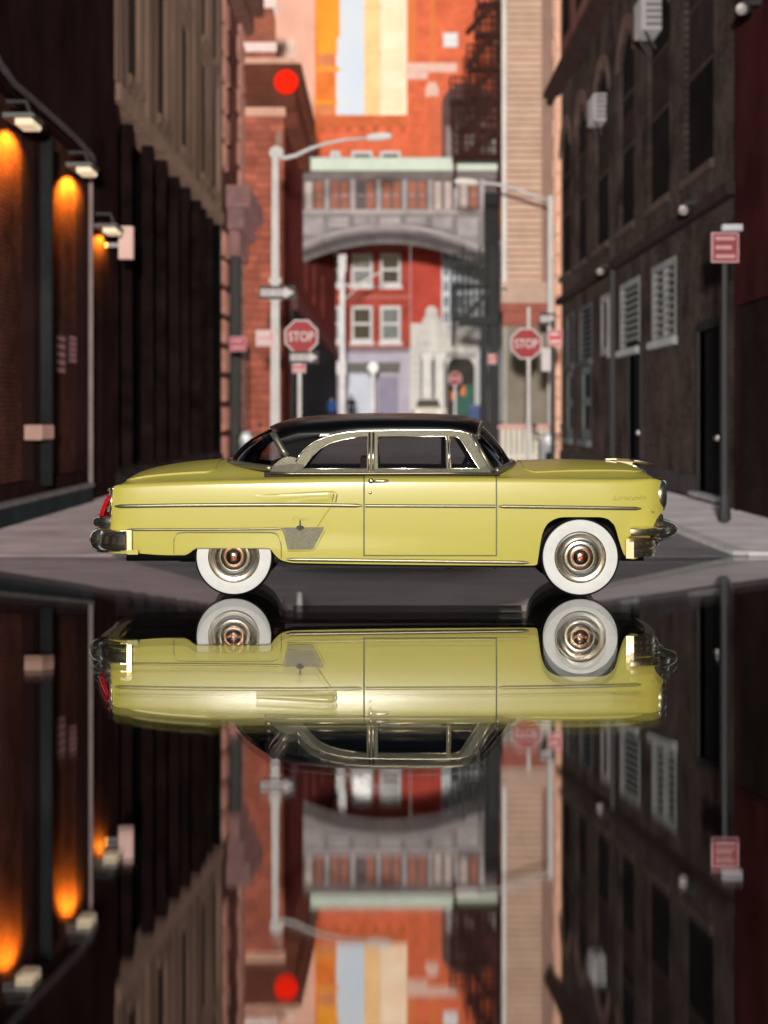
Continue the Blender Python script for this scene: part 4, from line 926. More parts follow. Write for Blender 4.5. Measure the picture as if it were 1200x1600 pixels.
part('body', mat('mail_blue', (.02, .045, .16), .4, .15), bx, lambda q: (q.box(SX(732, 100), SX(752, 100), .75, SZ(640, 100), 0, .5, bev=.04), q.lathe((SX(732, 100), 99.75, SZ(640, 100)), (1, 0, 0), [(0, .25), (.66, .25)], 16)), N(100))
for a in (733, 749): part('leg', mat('mail_blue', None), bx, lambda q: q.box(SX(a, 100), SX(a + 2, 100), .5, .75, .1, .4), N(100))

# ---- two far pedestrians: one continuous skinned body each
def person(px, Y, z0, h, label, top, legs, hair):
    t = thing('person', label, 'person', (SX(px, Y), Y, z0), 'pedestrians crossing the far end of the street')
    X = SX(px, Y)
    J = {'pel': (0, 0, .52), 'ch': (0, 0, .76), 'nk': (0, 0, .85), 'hd': (0, -.01, .905), 'tp': (0, -.005, .97),
         'sl': (-.11, 0, .80), 'el': (-.14, .02, .64), 'wl': (-.13, -.05, .50), 'fl': (-.13, -.06, .46), 'sr': (.11, 0, .80), 'er': (.14, 0, .64), 'wr': (.15, -.02, .5), 'fr': (.15, -.03, .46),
         'hl': (-.055, 0, .49), 'kl': (-.06, -.06, .28), 'al': (-.06, .02, .05), 'tl': (-.06, -.06, .015), 'hr': (.055, 0, .49), 'kr': (.06, .0, .28), 'ar': (.06, .07, .06), 'tr': (.06, .0, .015)}
    rad = {'pel': .075, 'ch': .085, 'nk': .035, 'hd': .05, 'tp': .04, 'sl': .045, 'el': .032, 'wl': .022, 'fl': .02, 'sr': .045, 'er': .032, 'wr': .022, 'fr': .02, 'hl': .06, 'kl': .04, 'al': .028, 'tl': .02, 'hr': .06, 'kr': .04, 'ar': .028, 'tr': .02}
    E = [('pel', 'ch'), ('ch', 'nk'), ('nk', 'hd'), ('hd', 'tp'), ('ch', 'sl'), ('sl', 'el'), ('el', 'wl'), ('wl', 'fl'), ('ch', 'sr'), ('sr', 'er'), ('er', 'wr'), ('wr', 'fr'), ('pel', 'hl'), ('hl', 'kl'), ('kl', 'al'), ('al', 'tl'), ('pel', 'hr'), ('hr', 'kr'), ('kr', 'ar'), ('ar', 'tr')]
    ks = list(J); me = bpy.data.meshes.new('p'); me.from_pydata([Vector(J[k]) * h for k in ks], [(ks.index(a), ks.index(c)) for a, c in E], [])
    ob_ = bpy.data.objects.new('p', me); COL.objects.link(ob_)
    ob_.modifiers.new('s', 'SKIN'); sd = ob_.modifiers.new('u', 'SUBSURF'); sd.levels = 1
    if not me.skin_vertices: 
        bm = bmesh.new(); bm.from_mesh(me); bm.verts.layers.skin.verify(); bm.to_mesh(me); bm.free()
    for k, sv in zip(ks, me.skin_vertices[0].data): sv.radius = (rad[k] * h, rad[k] * h * .85); sv.use_root = (k == 'pel')
    ev = bpy.data.meshes.new_from_object(ob_.evaluated_get(bpy.context.evaluated_depsgraph_get()))
    q = MB()
    for v in ev.vertices: q.add((X + v.co.x, Y + v.co.y, z0 + v.co.z))
    for p in ev.polygons: q.f.append(tuple(p.vertices))
    bpy.data.objects.remove(ob_)
    o = q.build('body', top, t, smooth=True)
    for m_ in (legs, mat('skin', (.5, .3, .22), .6, 0)): o.data.materials.append(m_)
    for p in o.data.polygons:
        zc = sum(ev.vertices[v].co.z for v in ev.polygons[p.index].vertices) / len(p.vertices) / h if p.index < len(ev.polygons) else .6
        p.material_index = 1 if zc < .5 else (2 if zc > .85 else 0)
    part('hair', hair, t, lambda q: q.lathe((X, Y + .01, z0 + h * .93), (0, 0, 1), [(0, .06 * h), (.03 * h, .058 * h), (.055 * h, .035 * h), (.065 * h, .005)], 12), smooth=True)
person(518, 112, 1.12, 1.68, 'person in blue clothes walking far off left of the signal pole', mat('cloth_blue', (.05, .11, .36), .8, .2), mat('cloth_navy', (.02, .03, .08), .8), mat('hair_dark', (.02, .015, .012), .6))
person(549, 110, 1.12, 1.76, 'person in black clothes walking far off right of the signal pole', mat('cloth_black', (.012, .012, .014), .8, .2), mat('cloth_black', None), mat('hair_dark', None))
# ================================================================== unseen warehouses added beside the camera to darken the chrome
for sg, lab in ((-1, 'unseen tan brick warehouse added left of the camera for the chrome to mirror'), (1, 'unseen tan brick warehouse added right of the camera for the chrome to mirror')):
    t = thing('added_warehouse', lab, 'building', (sg * 12.6, -10, -.14), staged=False)
    F = Frame('L' if sg < 0 else 'R', sg * 12.6)
    hl = [(a, a + 2.2, z, z + 3.2) for a in range(-20, 20, 6) for z in (1.5, 6.4)]
    part('wall', brick('added_warehouse_brick', (.22, .13, .075), (.16, .09, .055), (.14, .10, .07)), t, lambda q: q.facade(-25, 22.5, -.14, 11, hl, .3, 6), F)
    for h in hl: part('window', mat('streak_panel', (.7, .68, .64), .8, .1), t, lambda q: q.box(h[0], h[1], h[2], h[3], -.29, -.22), F)  # pale panels added to give the chrome bright streaks
# ================================================================== THE CAR
CY = 18.48
car = thing('coupe', 'pale yellow vintage two door coupe with black roof and whitewall tyres on the mirror plate', 'car', (0, CY, 0), staged=False)
def cx(px): return (px - 600) / 171.43              # side of the car nearest to the camera
def cz(py): return EYE - (py - 650) / 171.43
def gx(px): return (px - 600) / 168.7               # glasshouse plane
def gz(py): return EYE - (py - 650) / 168.7
def mx(px): return (px - 600) / 162.3               # middle of the car
def mz(py): return EYE - (py - 650) / 162.3
def paint(name, col, coat=1.0, rough=.35):
    m = bpy.data.materials.new(name); n, l, b = sh(m); MATS[name] = m
    b.inputs['Base Color'].default_value = (*col, 1); b.inputs['Roughness'].default_value = rough
    b.inputs['Coat Weight'].default_value = coat; b.inputs['Coat Roughness'].default_value = .11
    b.inputs['Specular IOR Level'].default_value = .3
    return m
yellow = paint('yellow_enamel', (.47, .415, .078), .2)
black = paint('black_enamel', (.003, .0026, .0026), .18, .35); black.node_tree.nodes['Principled BSDF'].inputs['Specular IOR Level'].default_value = .12
chrome = mat('warm_chrome', (.94, .85, .66), .20, .05, 30, metal=1, attr=False)
silver = mat('painted_silver', (.24, .22, .165), .35, .30, 60, metal=.75, attr=False)
trimm = mat('silver_trim', (.17, .155, .105), .32, .35, 90, metal=.7, attr=False)
dark_u = mat('underbody_black', (.010, .009, .009), .6, .2, attr=False)
seam = mat('seam_grey', (.16, .16, .075), .5, .15, 20, attr=False)
red_l = mat('tail_lamp_red', (.45, .006, .010), .12, .2, 20, spec=.6, coat=1, attr=False)
cabin = mat('cabin_dark', (.030, .022, .018), .7, .3, 8, attr=False)
cglass = glass('tinted_glass', (.86, .84, .84)); rglass = glass('rear_glass', (.52, .46, .46))

zbot = hermite([(-2.52, .48), (cx(190), cz(862)), (cx(270), cz(868)), (cx(290), cz(868)), (cx(300), cz(861)), (cx(308), cz(857)), (cx(420), cz(857)), (cx(430), cz(868)), (cx(440), cz(876)),
    (cx(460), cz(880)), (cx(835), cz(884)), (cx(840), cz(882)), (cx(842.5), cz(863)), (cx(847), cz(836)), (cx(855), cz(819)), (cx(867), cz(811)), (cx(880), cz(808)), (cx(936), cz(808)), (cx(950), cz(811)),
    (cx(961), cz(822)), (cx(968), cz(845)), (cx(977), cz(868)), (cx(988), cz(875)), (cx(1000), cz(872)), (cx(1015), cz(845)), (cx(1024), cz(818)), (cx(1040), cz(800))])
zsh = hermite([(-2.52, cz(764)), (cx(182), cz(758)), (cx(240), cz(754)), (cx(370), cz(750)), (cx(570), cz(747)), (cx(770), cz(747)), (cx(985), cz(749)), (cx(1020), cz(748)), (cx(1040), cz(752))])
zc = hermite([(-2.52, .93), (mx(196), mz(768)), (mx(205), mz(752)), (mx(225), mz(738)), (mx(270), mz(727)), (mx(320), mz(721)), (mx(370), mz(718)), (mx(450), mz(718)), (mx(795), mz(721)), (mx(870), mz(719)), (mx(960), mz(722)), (mx(985), mz(728)), (mx(1003), mz(738)), (mx(1016), mz(752)), (2.60, 1.0)])
wid = hermite([(-2.52, .86), (-2.49, .91), (-2.42, .94), (-2.2, .957), (-1.5, .972), (-.5, .98), (1.0, .98), (2.0, .966), (2.3, .945), (2.44, .915), (2.52, .86), (2.57, .80)])
prof = hermite([(.2, .945), (.34, .968), (.5, .988), (.7, 1.0), (.88, .997), (1.0, .988), (1.1, .975)])
RS = .045
QS = (.965, .93, .88, .82, .74, .62, .48, .32, .16, 0)
def section(x):
    zb, zs, w, zm = zbot(x), zsh(x), wid(x), zc(x)
    pts = []
    for k in range(13):
        z_ = zb + (zs - RS - zb) * k / 12; pts.append((w * prof(z_), z_))
    wt = w * prof(zs - RS)
    for k in range(1, 6):
        a = math.pi / 2 * k / 5; pts.append((wt - RS + RS * math.cos(a), zs - RS + RS * math.sin(a)))
    we = wt - RS
    crown = 1 if zm > zs else 1
    for q in QS:
        f = 1 - q ** 1.9
        dip = -.012 * math.sin(math.pi * min(1, (1 - q) / .22)) if q > .78 else 0
        pts.append((we * q, zs + (zm - zs) * (1 - (1 - f) ** 1.25) + dip))
    return pts
def side_y(x, z): return wid(x) * prof(z)
xs = sorted(set([-2.52, -2.505, -2.49, -2.47, -2.44, -2.4] + [round(-2.36 + .045 * k, 4) for k in range(108)] + [cx(p) for p in (838, 840, 842.5, 845, 847, 850, 855, 860, 867, 873, 961, 964, 968, 972, 977, 983, 988, 296, 300, 304, 308, 312, 420, 424, 428, 432, 436, 440)] + [2.50, 2.52, 2.54, 2.56, 2.57]))
xs = [x for x in xs if -2.52 <= x <= 2.57]
HX0, HX1 = -1.36, 1.02
q = MB()
ring = {}
for sd in (-1, 1):
    rows = []
    for x in xs:
        s_ = section(x)
        lip = [(s_[0][0] - .07, s_[0][1] + .10), (s_[0][0] - .035, s_[0][1])]
        rows.append([q.add((x, CY + sd * y_, z_)) for y_, z_ in lip + s_])
    for i in range(len(xs) - 1):
        for j in range(len(rows[0]) - 1):
            xm = (xs[i] + xs[i + 1]) / 2
            if HX0 < xm < HX1:
                if xm > -1.02:
                    if j >= 22: continue
                elif j >= 20 and QS[j - 20] * .91 < .85 * ((xm + 1.46) / .44) ** (.8 / 2.6) - .05: continue
            q.f.append((rows[i][j], rows[i + 1][j], rows[i + 1][j + 1], rows[i][j + 1]))
    ring[sd] = rows
for i in (0, -1): q.f.append(tuple(ring[-1][i][1:] + ring[1][i][1:-1][::-1]))
q.build('body', yellow, car, smooth=38)

def side_patch(name, m, x0, x1, zlo, off, sd, zhi=None, edge=True, n=24, deck=0, parent=None):
    """panel lying proud of the body side between x0 and x1, from height zlo(x) up"""
    q = MB(); rows = []
    X = [x0 + (x1 - x0) * k / n for k in range(n + 1)]
    for x in X:
        s_ = [p for p in section(x)[:18 + deck]]
        zl = zlo(x) if callable(zlo) else zlo; zh = (zhi(x) if callable(zhi) else zhi) if zhi else None
        if zh: line = [(side_y(x, zl + (zh - zl) * k / 8), zl + (zh - zl) * k / 8) for k in range(9)]
        else: line = [(side_y(x, zl + (zsh(x) - RS - zl) * k / 8), zl + (zsh(x) - RS - zl) * k / 8) for k in range(9)] + s_[13:18 + deck]
        out = []
        for k, (y_, z_) in enumerate(line):
            a, c = line[max(k - 1, 0)], line[min(k + 1, len(line) - 1)]
            ty, tz = c[0] - a[0], c[1] - a[1]; L_ = math.hypot(ty, tz) or 1
            out.append((y_ + tz / L_ * off, z_ - ty / L_ * off))
        rows.append((line, out))
    ids = [[q.add((x, CY + sd * y_, z_)) for y_, z_ in r[1]] for x, r in zip(X, rows)]
    for A, B_ in zip(ids, ids[1:]):
        for k in range(len(A) - 1): q.f.append((A[k], B_[k], B_[k + 1], A[k + 1]))
    low = [[q.add((x, CY + sd * (y_ - .004), z_)) for y_, z_ in r[0]] for x, r in zip(X, rows)]
    for a, c in zip(range(n), range(1, n + 1)):
        for k in (0, len(ids[0]) - 1): q.f.append((ids[a][k], ids[c][k], low[c][k], low[a][k]))
    for i in (0, n):
        for k in range(len(ids[0]) - 1): q.f.append((ids[i][k], ids[i][k + 1], low[i][k + 1], low[i][k]))
    return q.build(name, m, parent or car, smooth=30)
def strip(name, m, pts, h, t, sd, parent=None, taper=True):
    q = MB(); f = hermite(pts); x0, x1 = pts[0][0], pts[-1][0]; n = max(4, int((x1 - x0) / .05)); rings = []
    for k in range(n + 1):
        x = x0 + (x1 - x0) * k / n; z_ = f(x); y_ = side_y(x, z_)
        e = min(1, min(k, n - k) / 1.5 + .35) if taper else 1
        rings.append([q.add((x, CY + sd * (y_ + d), z_ + v)) for d, v in ((-.003, -h / 2 * e), (t * .6, -h / 2 * e), (t, -h / 5 * e), (t, h / 5 * e), (t * .6, h / 2 * e), (-.003, h / 2 * e))])
    for A, B_ in zip(rings, rings[1:]):
        for k in range(6): q.f.append((A[k], A[(k + 1) % 6], B_[(k + 1) % 6], B_[k]))
    q.f.append(tuple(rings[0])); q.f.append(tuple(rings[-1][::-1]))
    return q.build(name, m, parent or car, smooth=50)
def sfn(sd): return lambda x, z_, o: (x, CY + sd * (side_y(x, z_) + o), z_)

for sd in (-1, 1):
    # door with a grey seam round it
    side_patch('door_seam', seam, cx(567.5), cx(777), cz(869.5), .0025, sd, deck=2)
    dr = side_patch('door', yellow, cx(570.2), cx(774.5), cz(867.2), .006, sd, deck=2)
    strip('door_moulding', trimm, [(cx(571), cz(790.3)), (cx(774), cz(791.2))], .030, .018, sd, dr, False)
    q = MB(); zz = cz(751.5)
    hx0, hx1 = cx(584), cx(606)
    q.tube([(hx0, CY + sd * (side_y(hx0, zz) + .0), zz), (hx0, CY + sd * (side_y(hx0, zz) + .035), zz), (hx0 + .03, CY + sd * (side_y(hx0, zz) + .045), zz + .003), (hx1, CY + sd * (side_y(hx1, zz) + .04), zz + .004), (hx1 + .01, CY + sd * side_y(hx1, zz), zz + .004)], [.016, .016, .014, .011, .009], 8)
    q.build('handle', chrome, dr, smooth=40)
    q = MB(); q.lathe((cx(579.5), CY + sd * (side_y(-.12, zz) + .004), zz), (0, sd, 0), [(0, .026), (.012, .024), (.02, .012)], 14); q.build('push_button', chrome, dr, smooth=40)
    q = MB(); z2 = cz(770); q.lathe((cx(578.5), CY + sd * (side_y(-.12, z2) + .004), z2), (0, sd, 0), [(0, .016), (.01, .014), (.014, .004)], 12); q.build('key_lock', chrome, dr, smooth=40)
    # long mouldings
    strip('side_moulding', trimm, [(cx(178), cz(791.5)), (cx(300), cz(789.5)), (cx(450), cz(788.8)), (cx(566), cz(790))], .034, .016, sd)
    strip('side_moulding', trimm, [(cx(778), cz(791.2)), (cx(900), cz(793)), (cx(1003), cz(795))], .032, .016, sd)
    strip('lower_moulding', trimm, [(cx(196), cz(828)), (cx(300), cz(827.5)), (cx(442), cz(826.2))], .022, .014, sd)
    strip('rocker_moulding', trimm, [(cx(447), cz(874.5)), (cx(640), cz(877)), (cx(827), cz(879.5))], .032, .014, sd)
    # fender skirt
    skb = hermite([(cx(272), cz(866.5)), (cx(290), cz(867)), (cx(300), cz(860)), (cx(308), cz(856)), (cx(420), cz(856)), (cx(430), cz(866)), (cx(438.5), cz(874))])
    skt = hermite([(cx(272), cz(846)), (cx(274), cz(838)), (cx(279), cz(834)), (cx(300), cz(833)), (cx(420), cz(833)), (cx(431), cz(835)), (cx(436), cz(841)), (cx(438.5), cz(852))])
    side_patch('skirt_seam', seam, cx(270.5), cx(440), lambda x: skb(x) + .004, .002, sd, lambda x: skt(x) + .012, n=70)
    side_patch('fender_skirt', yellow, cx(272), cx(438.5), lambda x: skb(x) + .001, .011, sd, lambda x: skt(x), n=70)
    # gravel shield and crease
    gp = [(cx(439), cz(824.5)), (cx(506), cz(823.5)), (cx(503), cz(832)), (cx(490), cz(856)), (cx(486), cz(858.5)), (cx(449), cz(858.5)), (cx(446), cz(846)), (cx(444), cz(836))]
    q = MB(); q.plate(gp, [], sfn(sd), -.004, .013); q.build('gravel_shield', mat('shield_silver', (.135, .125, .09), .45, .35, 60, metal=.6, attr=False), car)
    q = MB(); q.tube([(cx(a), CY + sd * (side_y(cx(a), cz(b_)) + .004), cz(b_)) for a, b_ in ((449, 861), (486, 861), (493, 857), (508, 829))], .006, 6); q.build('shield_beading', yellow, car, smooth=True)
    q = MB(); q.tube([(cx(a), CY + sd * (side_y(cx(a), cz(b_)) - .002), cz(b_)) for a, b_ in ((496, 823), (508, 804), (518, 791))], [.004, .009, .006], 6); q.build('rear_crease', yellow, car, smooth=True)
    # raised rear fender blister with two chrome dashes
    q = MB(); zt = hermite([(cx(405), cz(773.2)), (cx(455), cz(770)), (cx(520), cz(767)), (cx(526), cz(770))])
    rows = []
    for k in range(25):
        x = cx(400 + 126 * k / 24); a = min(1, k / 16) * (1 if k < 23 else .6)
        rows.append([(x, CY + sd * (side_y(x, zt(x) - v) + d * a), zt(x) - v) for v, d in ((0, -.004), (.004, .010), (.016, .015), (.05, .011), (.09, .004), (.12, -.004))])
    q.grid(rows); q.build('fender_blister', yellow, car, smooth=40)
    for a in (520, 525.5):
        q = MB(); q.tube([(cx(a + 1), CY + sd * (side_y(-.45, 1.0) + .012), cz(772)), (cx(a - 1), CY + sd * (side_y(-.45, .95) + .010), cz(784))], [.008, .006], 8); q.build('blister_dash', chrome, car, smooth=40)
    # lettering and crest
    mir = (lambda f: f)
    def script(body, p0, p1, q0, q1):
        f0 = sfn(sd); a, c = (cx(p0), cx(p1))
        fn = f0 if sd < 0 else (lambda u, w_, o: f0(a + c - u, w_, o))
        q = MB(); q.text(body, fn, a, c, cz(q1), cz(q0), .012, shear=.35, bold=-.022); return q.build('script', mat('script_gilt', (.22, .19, .07), .35, .1, metal=.5, attr=False), car)
    script('Lincoln', 958, 1010, 774, 781); script('Capri', 458, 483, 807, 815)
    q = MB(); zz = cz(825); f_ = sfn(sd)
    q.plate([(cx(469 + a), cz(825 - b_)) for a, b_ in ((-1, 12), (1, 12), (1, 4.5), (6, 2.2), (6, -1), (2.6, -1.5), (3.5, -4.5), (0, -3.2), (-3.5, -4.5), (-2.6, -1.5), (-6, -1), (-6, 2.2), (-1, 4.5))], [], f_, .010, .022); q.build('crest', mat('crest_black', (.01, .01, .01), .35, 0, attr=False), car)

# ---- lids: raised panels on the deck
def deck_z(x, y_):
    zs, w, zm = zsh(x), wid(x) * prof(zsh(x) - RS) - RS, zc(x); qv = min(1, abs(y_) / w)
    return zs + (zm - zs) * (1 - (qv ** 1.9) ** 1.25) + (-.012 * math.sin(math.pi * min(1, (1 - qv) / .22)) if qv > .78 else 0)
def lid(name, x0, x1, hw, off, m=None):
    q = MB(); n, mm = 30, 20; top = []; low = []
    for i in range(n + 1):
        x = x0 + (x1 - x0) * i / n
        rr = min(1, min(i, n - i) / 3.0); h = hw(x) * (1 - .14 * (1 - rr) ** 2)
        Y_ = [-h + 2 * h * j / mm for j in range(mm + 1)]
        top.append([q.add((x, CY + y_, deck_z(x, y_) + off)) for y_ in Y_]); low.append([q.add((x, CY + y_, deck_z(x, y_) - .01)) for y_ in Y_])
    for i in range(n):
        for j in range(mm): q.f.append((top[i][j], top[i + 1][j], top[i + 1][j + 1], top[i][j + 1]))
        for j in (0, mm): q.f.append((top[i][j], top[i + 1][j], low[i + 1][j], low[i][j]))
    for i in (0, n):
        for j in range(mm): q.f.append((top[i][j], top[i][j + 1], low[i][j + 1], low[i][j]))
    return q.build(name, m or yellow, car, smooth=32)
lid('trunk_lid', -2.40, -1.56, lambda x: .70 + .03 * (x + 2.4), .014)
lid('hood', 1.30, 2.40, lambda x: .76 - .10 * (x - 1.3), .010)

# ---- glasshouse
zrail = hermite([(-1.03, 1.497), (-.985, 1.42), (-.93, 1.325), (-.88, 1.275), (-.82, 1.268), (-.76, 1.305), (-.70, 1.36), (-.60, 1.423), (-.48, 1.466), (-.36, 1.492), (-.22, 1.508), (.1, 1.516), (.45, 1.518), (.66, 1.508), (.80, 1.47), (.86, 1.44)])
zroof = hermite([(-1.03, 1.545), (-.96, 1.585), (-.85, 1.622), (-.7, 1.65), (-.4, 1.672), (0, 1.680), (.4, 1.676), (.65, 1.662), (.78, 1.638), (.86, 1.60)])
def gy(z_): return .885 - .045 * max(0, z_ - 1.1) / .1 if z_ < 1.2 else .84 - .36 * (z_ - 1.2)
def gfn(sd): return lambda x, z_, o: (x, CY + sd * (gy(z_) + o), z_)
q = MB(); rows = []
NX = 64
for i in range(NX + 1):
    x = -1.03 + 1.89 * i / NX; za, zt = zrail(x), zroof(x); half = []
    zsp = max(za, 1.46 - .35 * max(0, -x - .8))
    ya = gy(zsp)
    for k in range(6): z_ = za + (zsp - za) * k / 6; half.append((gy(z_) + .004, z_))
    for k in range(17):
        a = math.pi / 2 * k / 16; half.append((ya * max(0, math.cos(a)) ** .62, zsp + (zt - zsp) * math.sin(a) ** .85))
    def bx_(y_): 
        v = 1 - (y_ / ya) ** 2 if abs(y_) < ya else 0
        return x + (.07 * v * max(0, (x - .5) / .36) if x > .5 else -.07 * v * max(0, (-x - .7) / .33) if x < -.7 else 0)
    rows.append([(bx_(-y_), CY - y_, z_) for y_, z_ in half] + [(bx_(y_), CY + y_, z_) for y_, z_ in half[::-1]][1:])
q.grid(rows); roof = q.build('roof', black, car, smooth=40)
top_front = [Vector(p) for p in rows[-1]]; top_rear = [Vector(p) for p in rows[0]]

outer = [(457, 738), (463, 722), (470, 709), (480, 698.5), (492, 690), (508, 683.5), (526, 678.5), (545, 675.2), (570, 673.2), (640, 672), (700, 672), (718, 673.5), (731, 677), (736, 681), (741, 690), (750, 708), (759, 726), (766, 738)]
door_w = [(590.5, 682.5), (697, 681.5), (697, 731.5), (590.5, 731.5)]
vent_w = [(703.5, 682.5), (714, 683), (719, 686.5), (747, 731.5), (703.5, 731.5)]
quart_w = [(573.5, 682), (553, 684), (533, 687.5), (515, 693), (500, 701.5), (488, 713), (478, 726), (475, 731.5), (573.5, 731.5)]
G = lambda pl: [(gx(a), gz(b_)) for a, b_ in pl]
for sd in (-1, 1):
    q = MB(); q.plate(G(outer), [G(door_w), G(vent_w), G(quart_w)], gfn(sd), -.03, .012); fr = q.build('window_frame', silver, car)
    for pl, nm in ((door_w, 'door_glass'), (vent_w, 'vent_glass'), (quart_w, 'quarter_glass')):
        q = MB(); q.plate(G(pl), [], gfn(sd), -.022, -.016); q.build(nm, cglass, car)
        q = MB(); c = G(pl); c = c + [c[0]]
        q.tube([Vector(gfn(sd)(a, b_, .010)) for a, b_ in c], .0065, 6); q.build('beading', chrome, fr, smooth=True)
    for a in (577.5, 583.5):
        q = MB(); q.tube([gfn(sd)(gx(a), gz(676), .012), gfn(sd)(gx(a - .5), gz(736), .012)], .012, 6); q.build('pillar_rib', chrome, fr, smooth=True)
    q = MB(); q.tube([gfn(sd)(gx(700.3), gz(682), .010), gfn(sd)(gx(700.3), gz(732), .010)], .010, 6); q.build('vent_divider', chrome, fr, smooth=True)
    q = MB(); q.plate(G([(424, 736), (428, 727), (437, 719), (446, 713.5), (455, 713), (462, 714.5), (466, 716), (462, 724), (457.5, 737)]), [], gfn(sd), -.02, .010); q.build('quarter_panel', silver, car)
    q = MB(); q.tube([gfn(sd)(gx(p_), gz(z_), .012) for p_, z_ in ((424, 737.5), (455, 739), (575, 739), (700, 738.5), (779, 739.5))], .012, 8); q.build('belt_moulding', trimm, car, smooth=True)
    q = MB(); q.tube([Vector(gfn(sd)(gx(a), gz(b_) , .016)) for a, b_ in outer[1:-2]], .008, 6); q.build('drip_rail', chrome, car, smooth=True)
    # chrome line on the roof side
    q = MB(); q.tube([(x, CY + sd * (gy(z_) + .010), z_) for x, z_ in ((-1.03, 1.50), (-.985, 1.425), (-.93, 1.33), (-.885, 1.28))], [.03, .034, .034, .03], 8); q.build('rear_pillar_trim', silver, car, smooth=True)

def screen(name, top, bot, n, bulge, parent=car, gm=None):
    q = MB(); rows = []
    for j in range(n + 1):
        t = j / n; rows.append([a.lerp(c, t) + (Vector((bulge, 0, .35 * abs(bulge))) * math.sin(math.pi * t)) for a, c in zip(top, bot)])
    q.grid(rows); return q.build(name, gm or cglass, parent, smooth=True), rows
# windscreen
m_ = len(top_front); bot = []
for i in range(m_):
    s_ = 1 - 2 * i / (m_ - 1); y_ = -.86 * math.copysign(abs(s_) ** .8, s_); bot.append(Vector((1.215 - .20 * abs(s_) ** 2.4, CY + y_, 1.205 - .06 * abs(s_) ** 2.4)))
w_, wr = screen('windshield', [p + Vector((.004, 0, -.03)) for p in top_front], bot, 8, .02)
q = MB(); q.tube([p + Vector((.012, 0, .0)) for p in bot], .032, 8); q.build('frame', silver, w_, smooth=True)
q = MB(); q.tube([p + Vector((.012, 0, -.012)) for p in top_front[3:-3]], .020, 8); q.build('header_trim', silver, w_, smooth=True)
for sd in (-1, 1):
    q = MB(); q.tube([gfn(sd)(gx(738), gz(680), -.01), gfn(sd)(gx(751), gz(705), -.01), gfn(sd)(gx(768), gz(736), -.01)], [.022, .022, .028], 8); q.build('pillar', silver, w_, smooth=True)
# rear window wraps round to the quarter panels
m_ = len(top_rear); bot = []
for i in range(m_):
    s_ = 1 - 2 * i / (m_ - 1); bot.append(Vector((-1.46 + .44 * abs(s_) ** 2.6, CY - .85 * math.copysign(abs(s_) ** .8, s_), 1.222 - .05 * abs(s_) ** 2.2)))
trr = [top_rear[0].lerp(Vector((-.95, CY - gy(1.34), 1.34)), .0)] + top_rear[1:-1] + [top_rear[-1]]
w_, wr = screen('rear_window', [p + Vector((-.004, 0, -.02)) for p in trr], bot, 8, -.045, gm=rglass)
q = MB(); q.tube([p + Vector((-.01, 0, -.004)) for p in bot], .030, 8); q.build('frame', silver, w_, smooth=True)
q = MB(); q.tube([p + Vector((-.008, 0, -.006)) for p in top_rear], .015, 8); q.build('upper_trim', silver, w_, smooth=True)
for sd in (-1, 1):       # corner glass between roof pillar and belt
    q = MB(); f_ = gfn(sd)
    e0 = [(-1.035, 1.475), (-.99, 1.41), (-.94, 1.325), (-.93, 1.25), (-1.0, 1.19)]
    side_edge = [r[0] if sd < 0 else r[-1] for r in wr]
    up = [Vector(f_(*e0[0], -.004)).lerp(Vector(f_(*e0[1], -.004)), t) for t in (0, .5)] + [Vector(f_(*e0[1], -.004)).lerp(Vector(f_(*e0[2], -.004)), t) for t in (0, .33, .66)] + [Vector(f_(*e0[2], -.004)).lerp(Vector(f_(*e0[3], -.004)), t) for t in (0, .6)] + [Vector(f_(*e0[3], -.004)), Vector(f_(*e0[4], -.004))]
    q.grid([side_edge, up]); q.build('corner_glass', rglass, w_, smooth=True)

# ---- cabin
q = MB(); F0 = Frame('N', 0)
def cb(name, x0, x1, y0, y1, z0, z1, m, bev=.03): 
    q = MB(); q.box(x0, x1, z0, z1, -(CY + y1), -(CY + y0), bev=bev, F=F0); return q.build(name, m, car)
cb('cabin_floor', -1.15, 1.1, -.80, .80, .30, .42, cabin)
cb('bulkhead', 1.04, 2.42, -.62, .62, .30, 1.03, dark_u); cb('trunk_box', -2.40, -1.16, -.62, .62, .30, 1.04, dark_u)
cb('parcel_shelf', -1.40, -.9, -.78, .78, 1.08, 1.12, cabin)
sm = mat('seat_vinyl', (.05, .035, .028), .5, .2, 8, attr=False)
cb('rear_seat', -1.0, -.62, -.74, .74, .45, .75, sm, .08); cb('rear_seat_back', -1.05, -.86, -.70, .70, .6, 1.23, sm, .07)
cb('front_seat', -.12, .42, -.74, .74, .45, .75, sm, .08); cb('front_seat_back', -.22, -.04, -.70, -.05, .6, 1.26, sm, .07); cb('front_seat_back', -.22, -.04, .05, .70, .6, 1.26, sm, .07)
cb('dashboard', .80, 1.06, -.76, .76, .85, 1.17, cabin, .05)
q = MB(); q.tube([(.78 + .20 * .42 * math.sin(a) , CY + .38 + .20 * math.cos(a), 1.16 + .19 * math.sin(a)) for a in [k * math.pi / 12 for k in range(25)]], .014, 6)
sw = q.build('steering_wheel', mat('wheel_black', (.012, .010, .010), .4, 0, attr=False), car, smooth=True)
q = MB(); q.tube([(.78, CY + .38, 1.12), (1.0, CY + .38, .98)], .02, 6); q.build('column', dark_u, sw)
for sd in (-1, 1):
    cb('inner_door', -1.1, 1.0, sd * .84 - .02, sd * .84 + .02, .45, 1.14, cabin, .01)
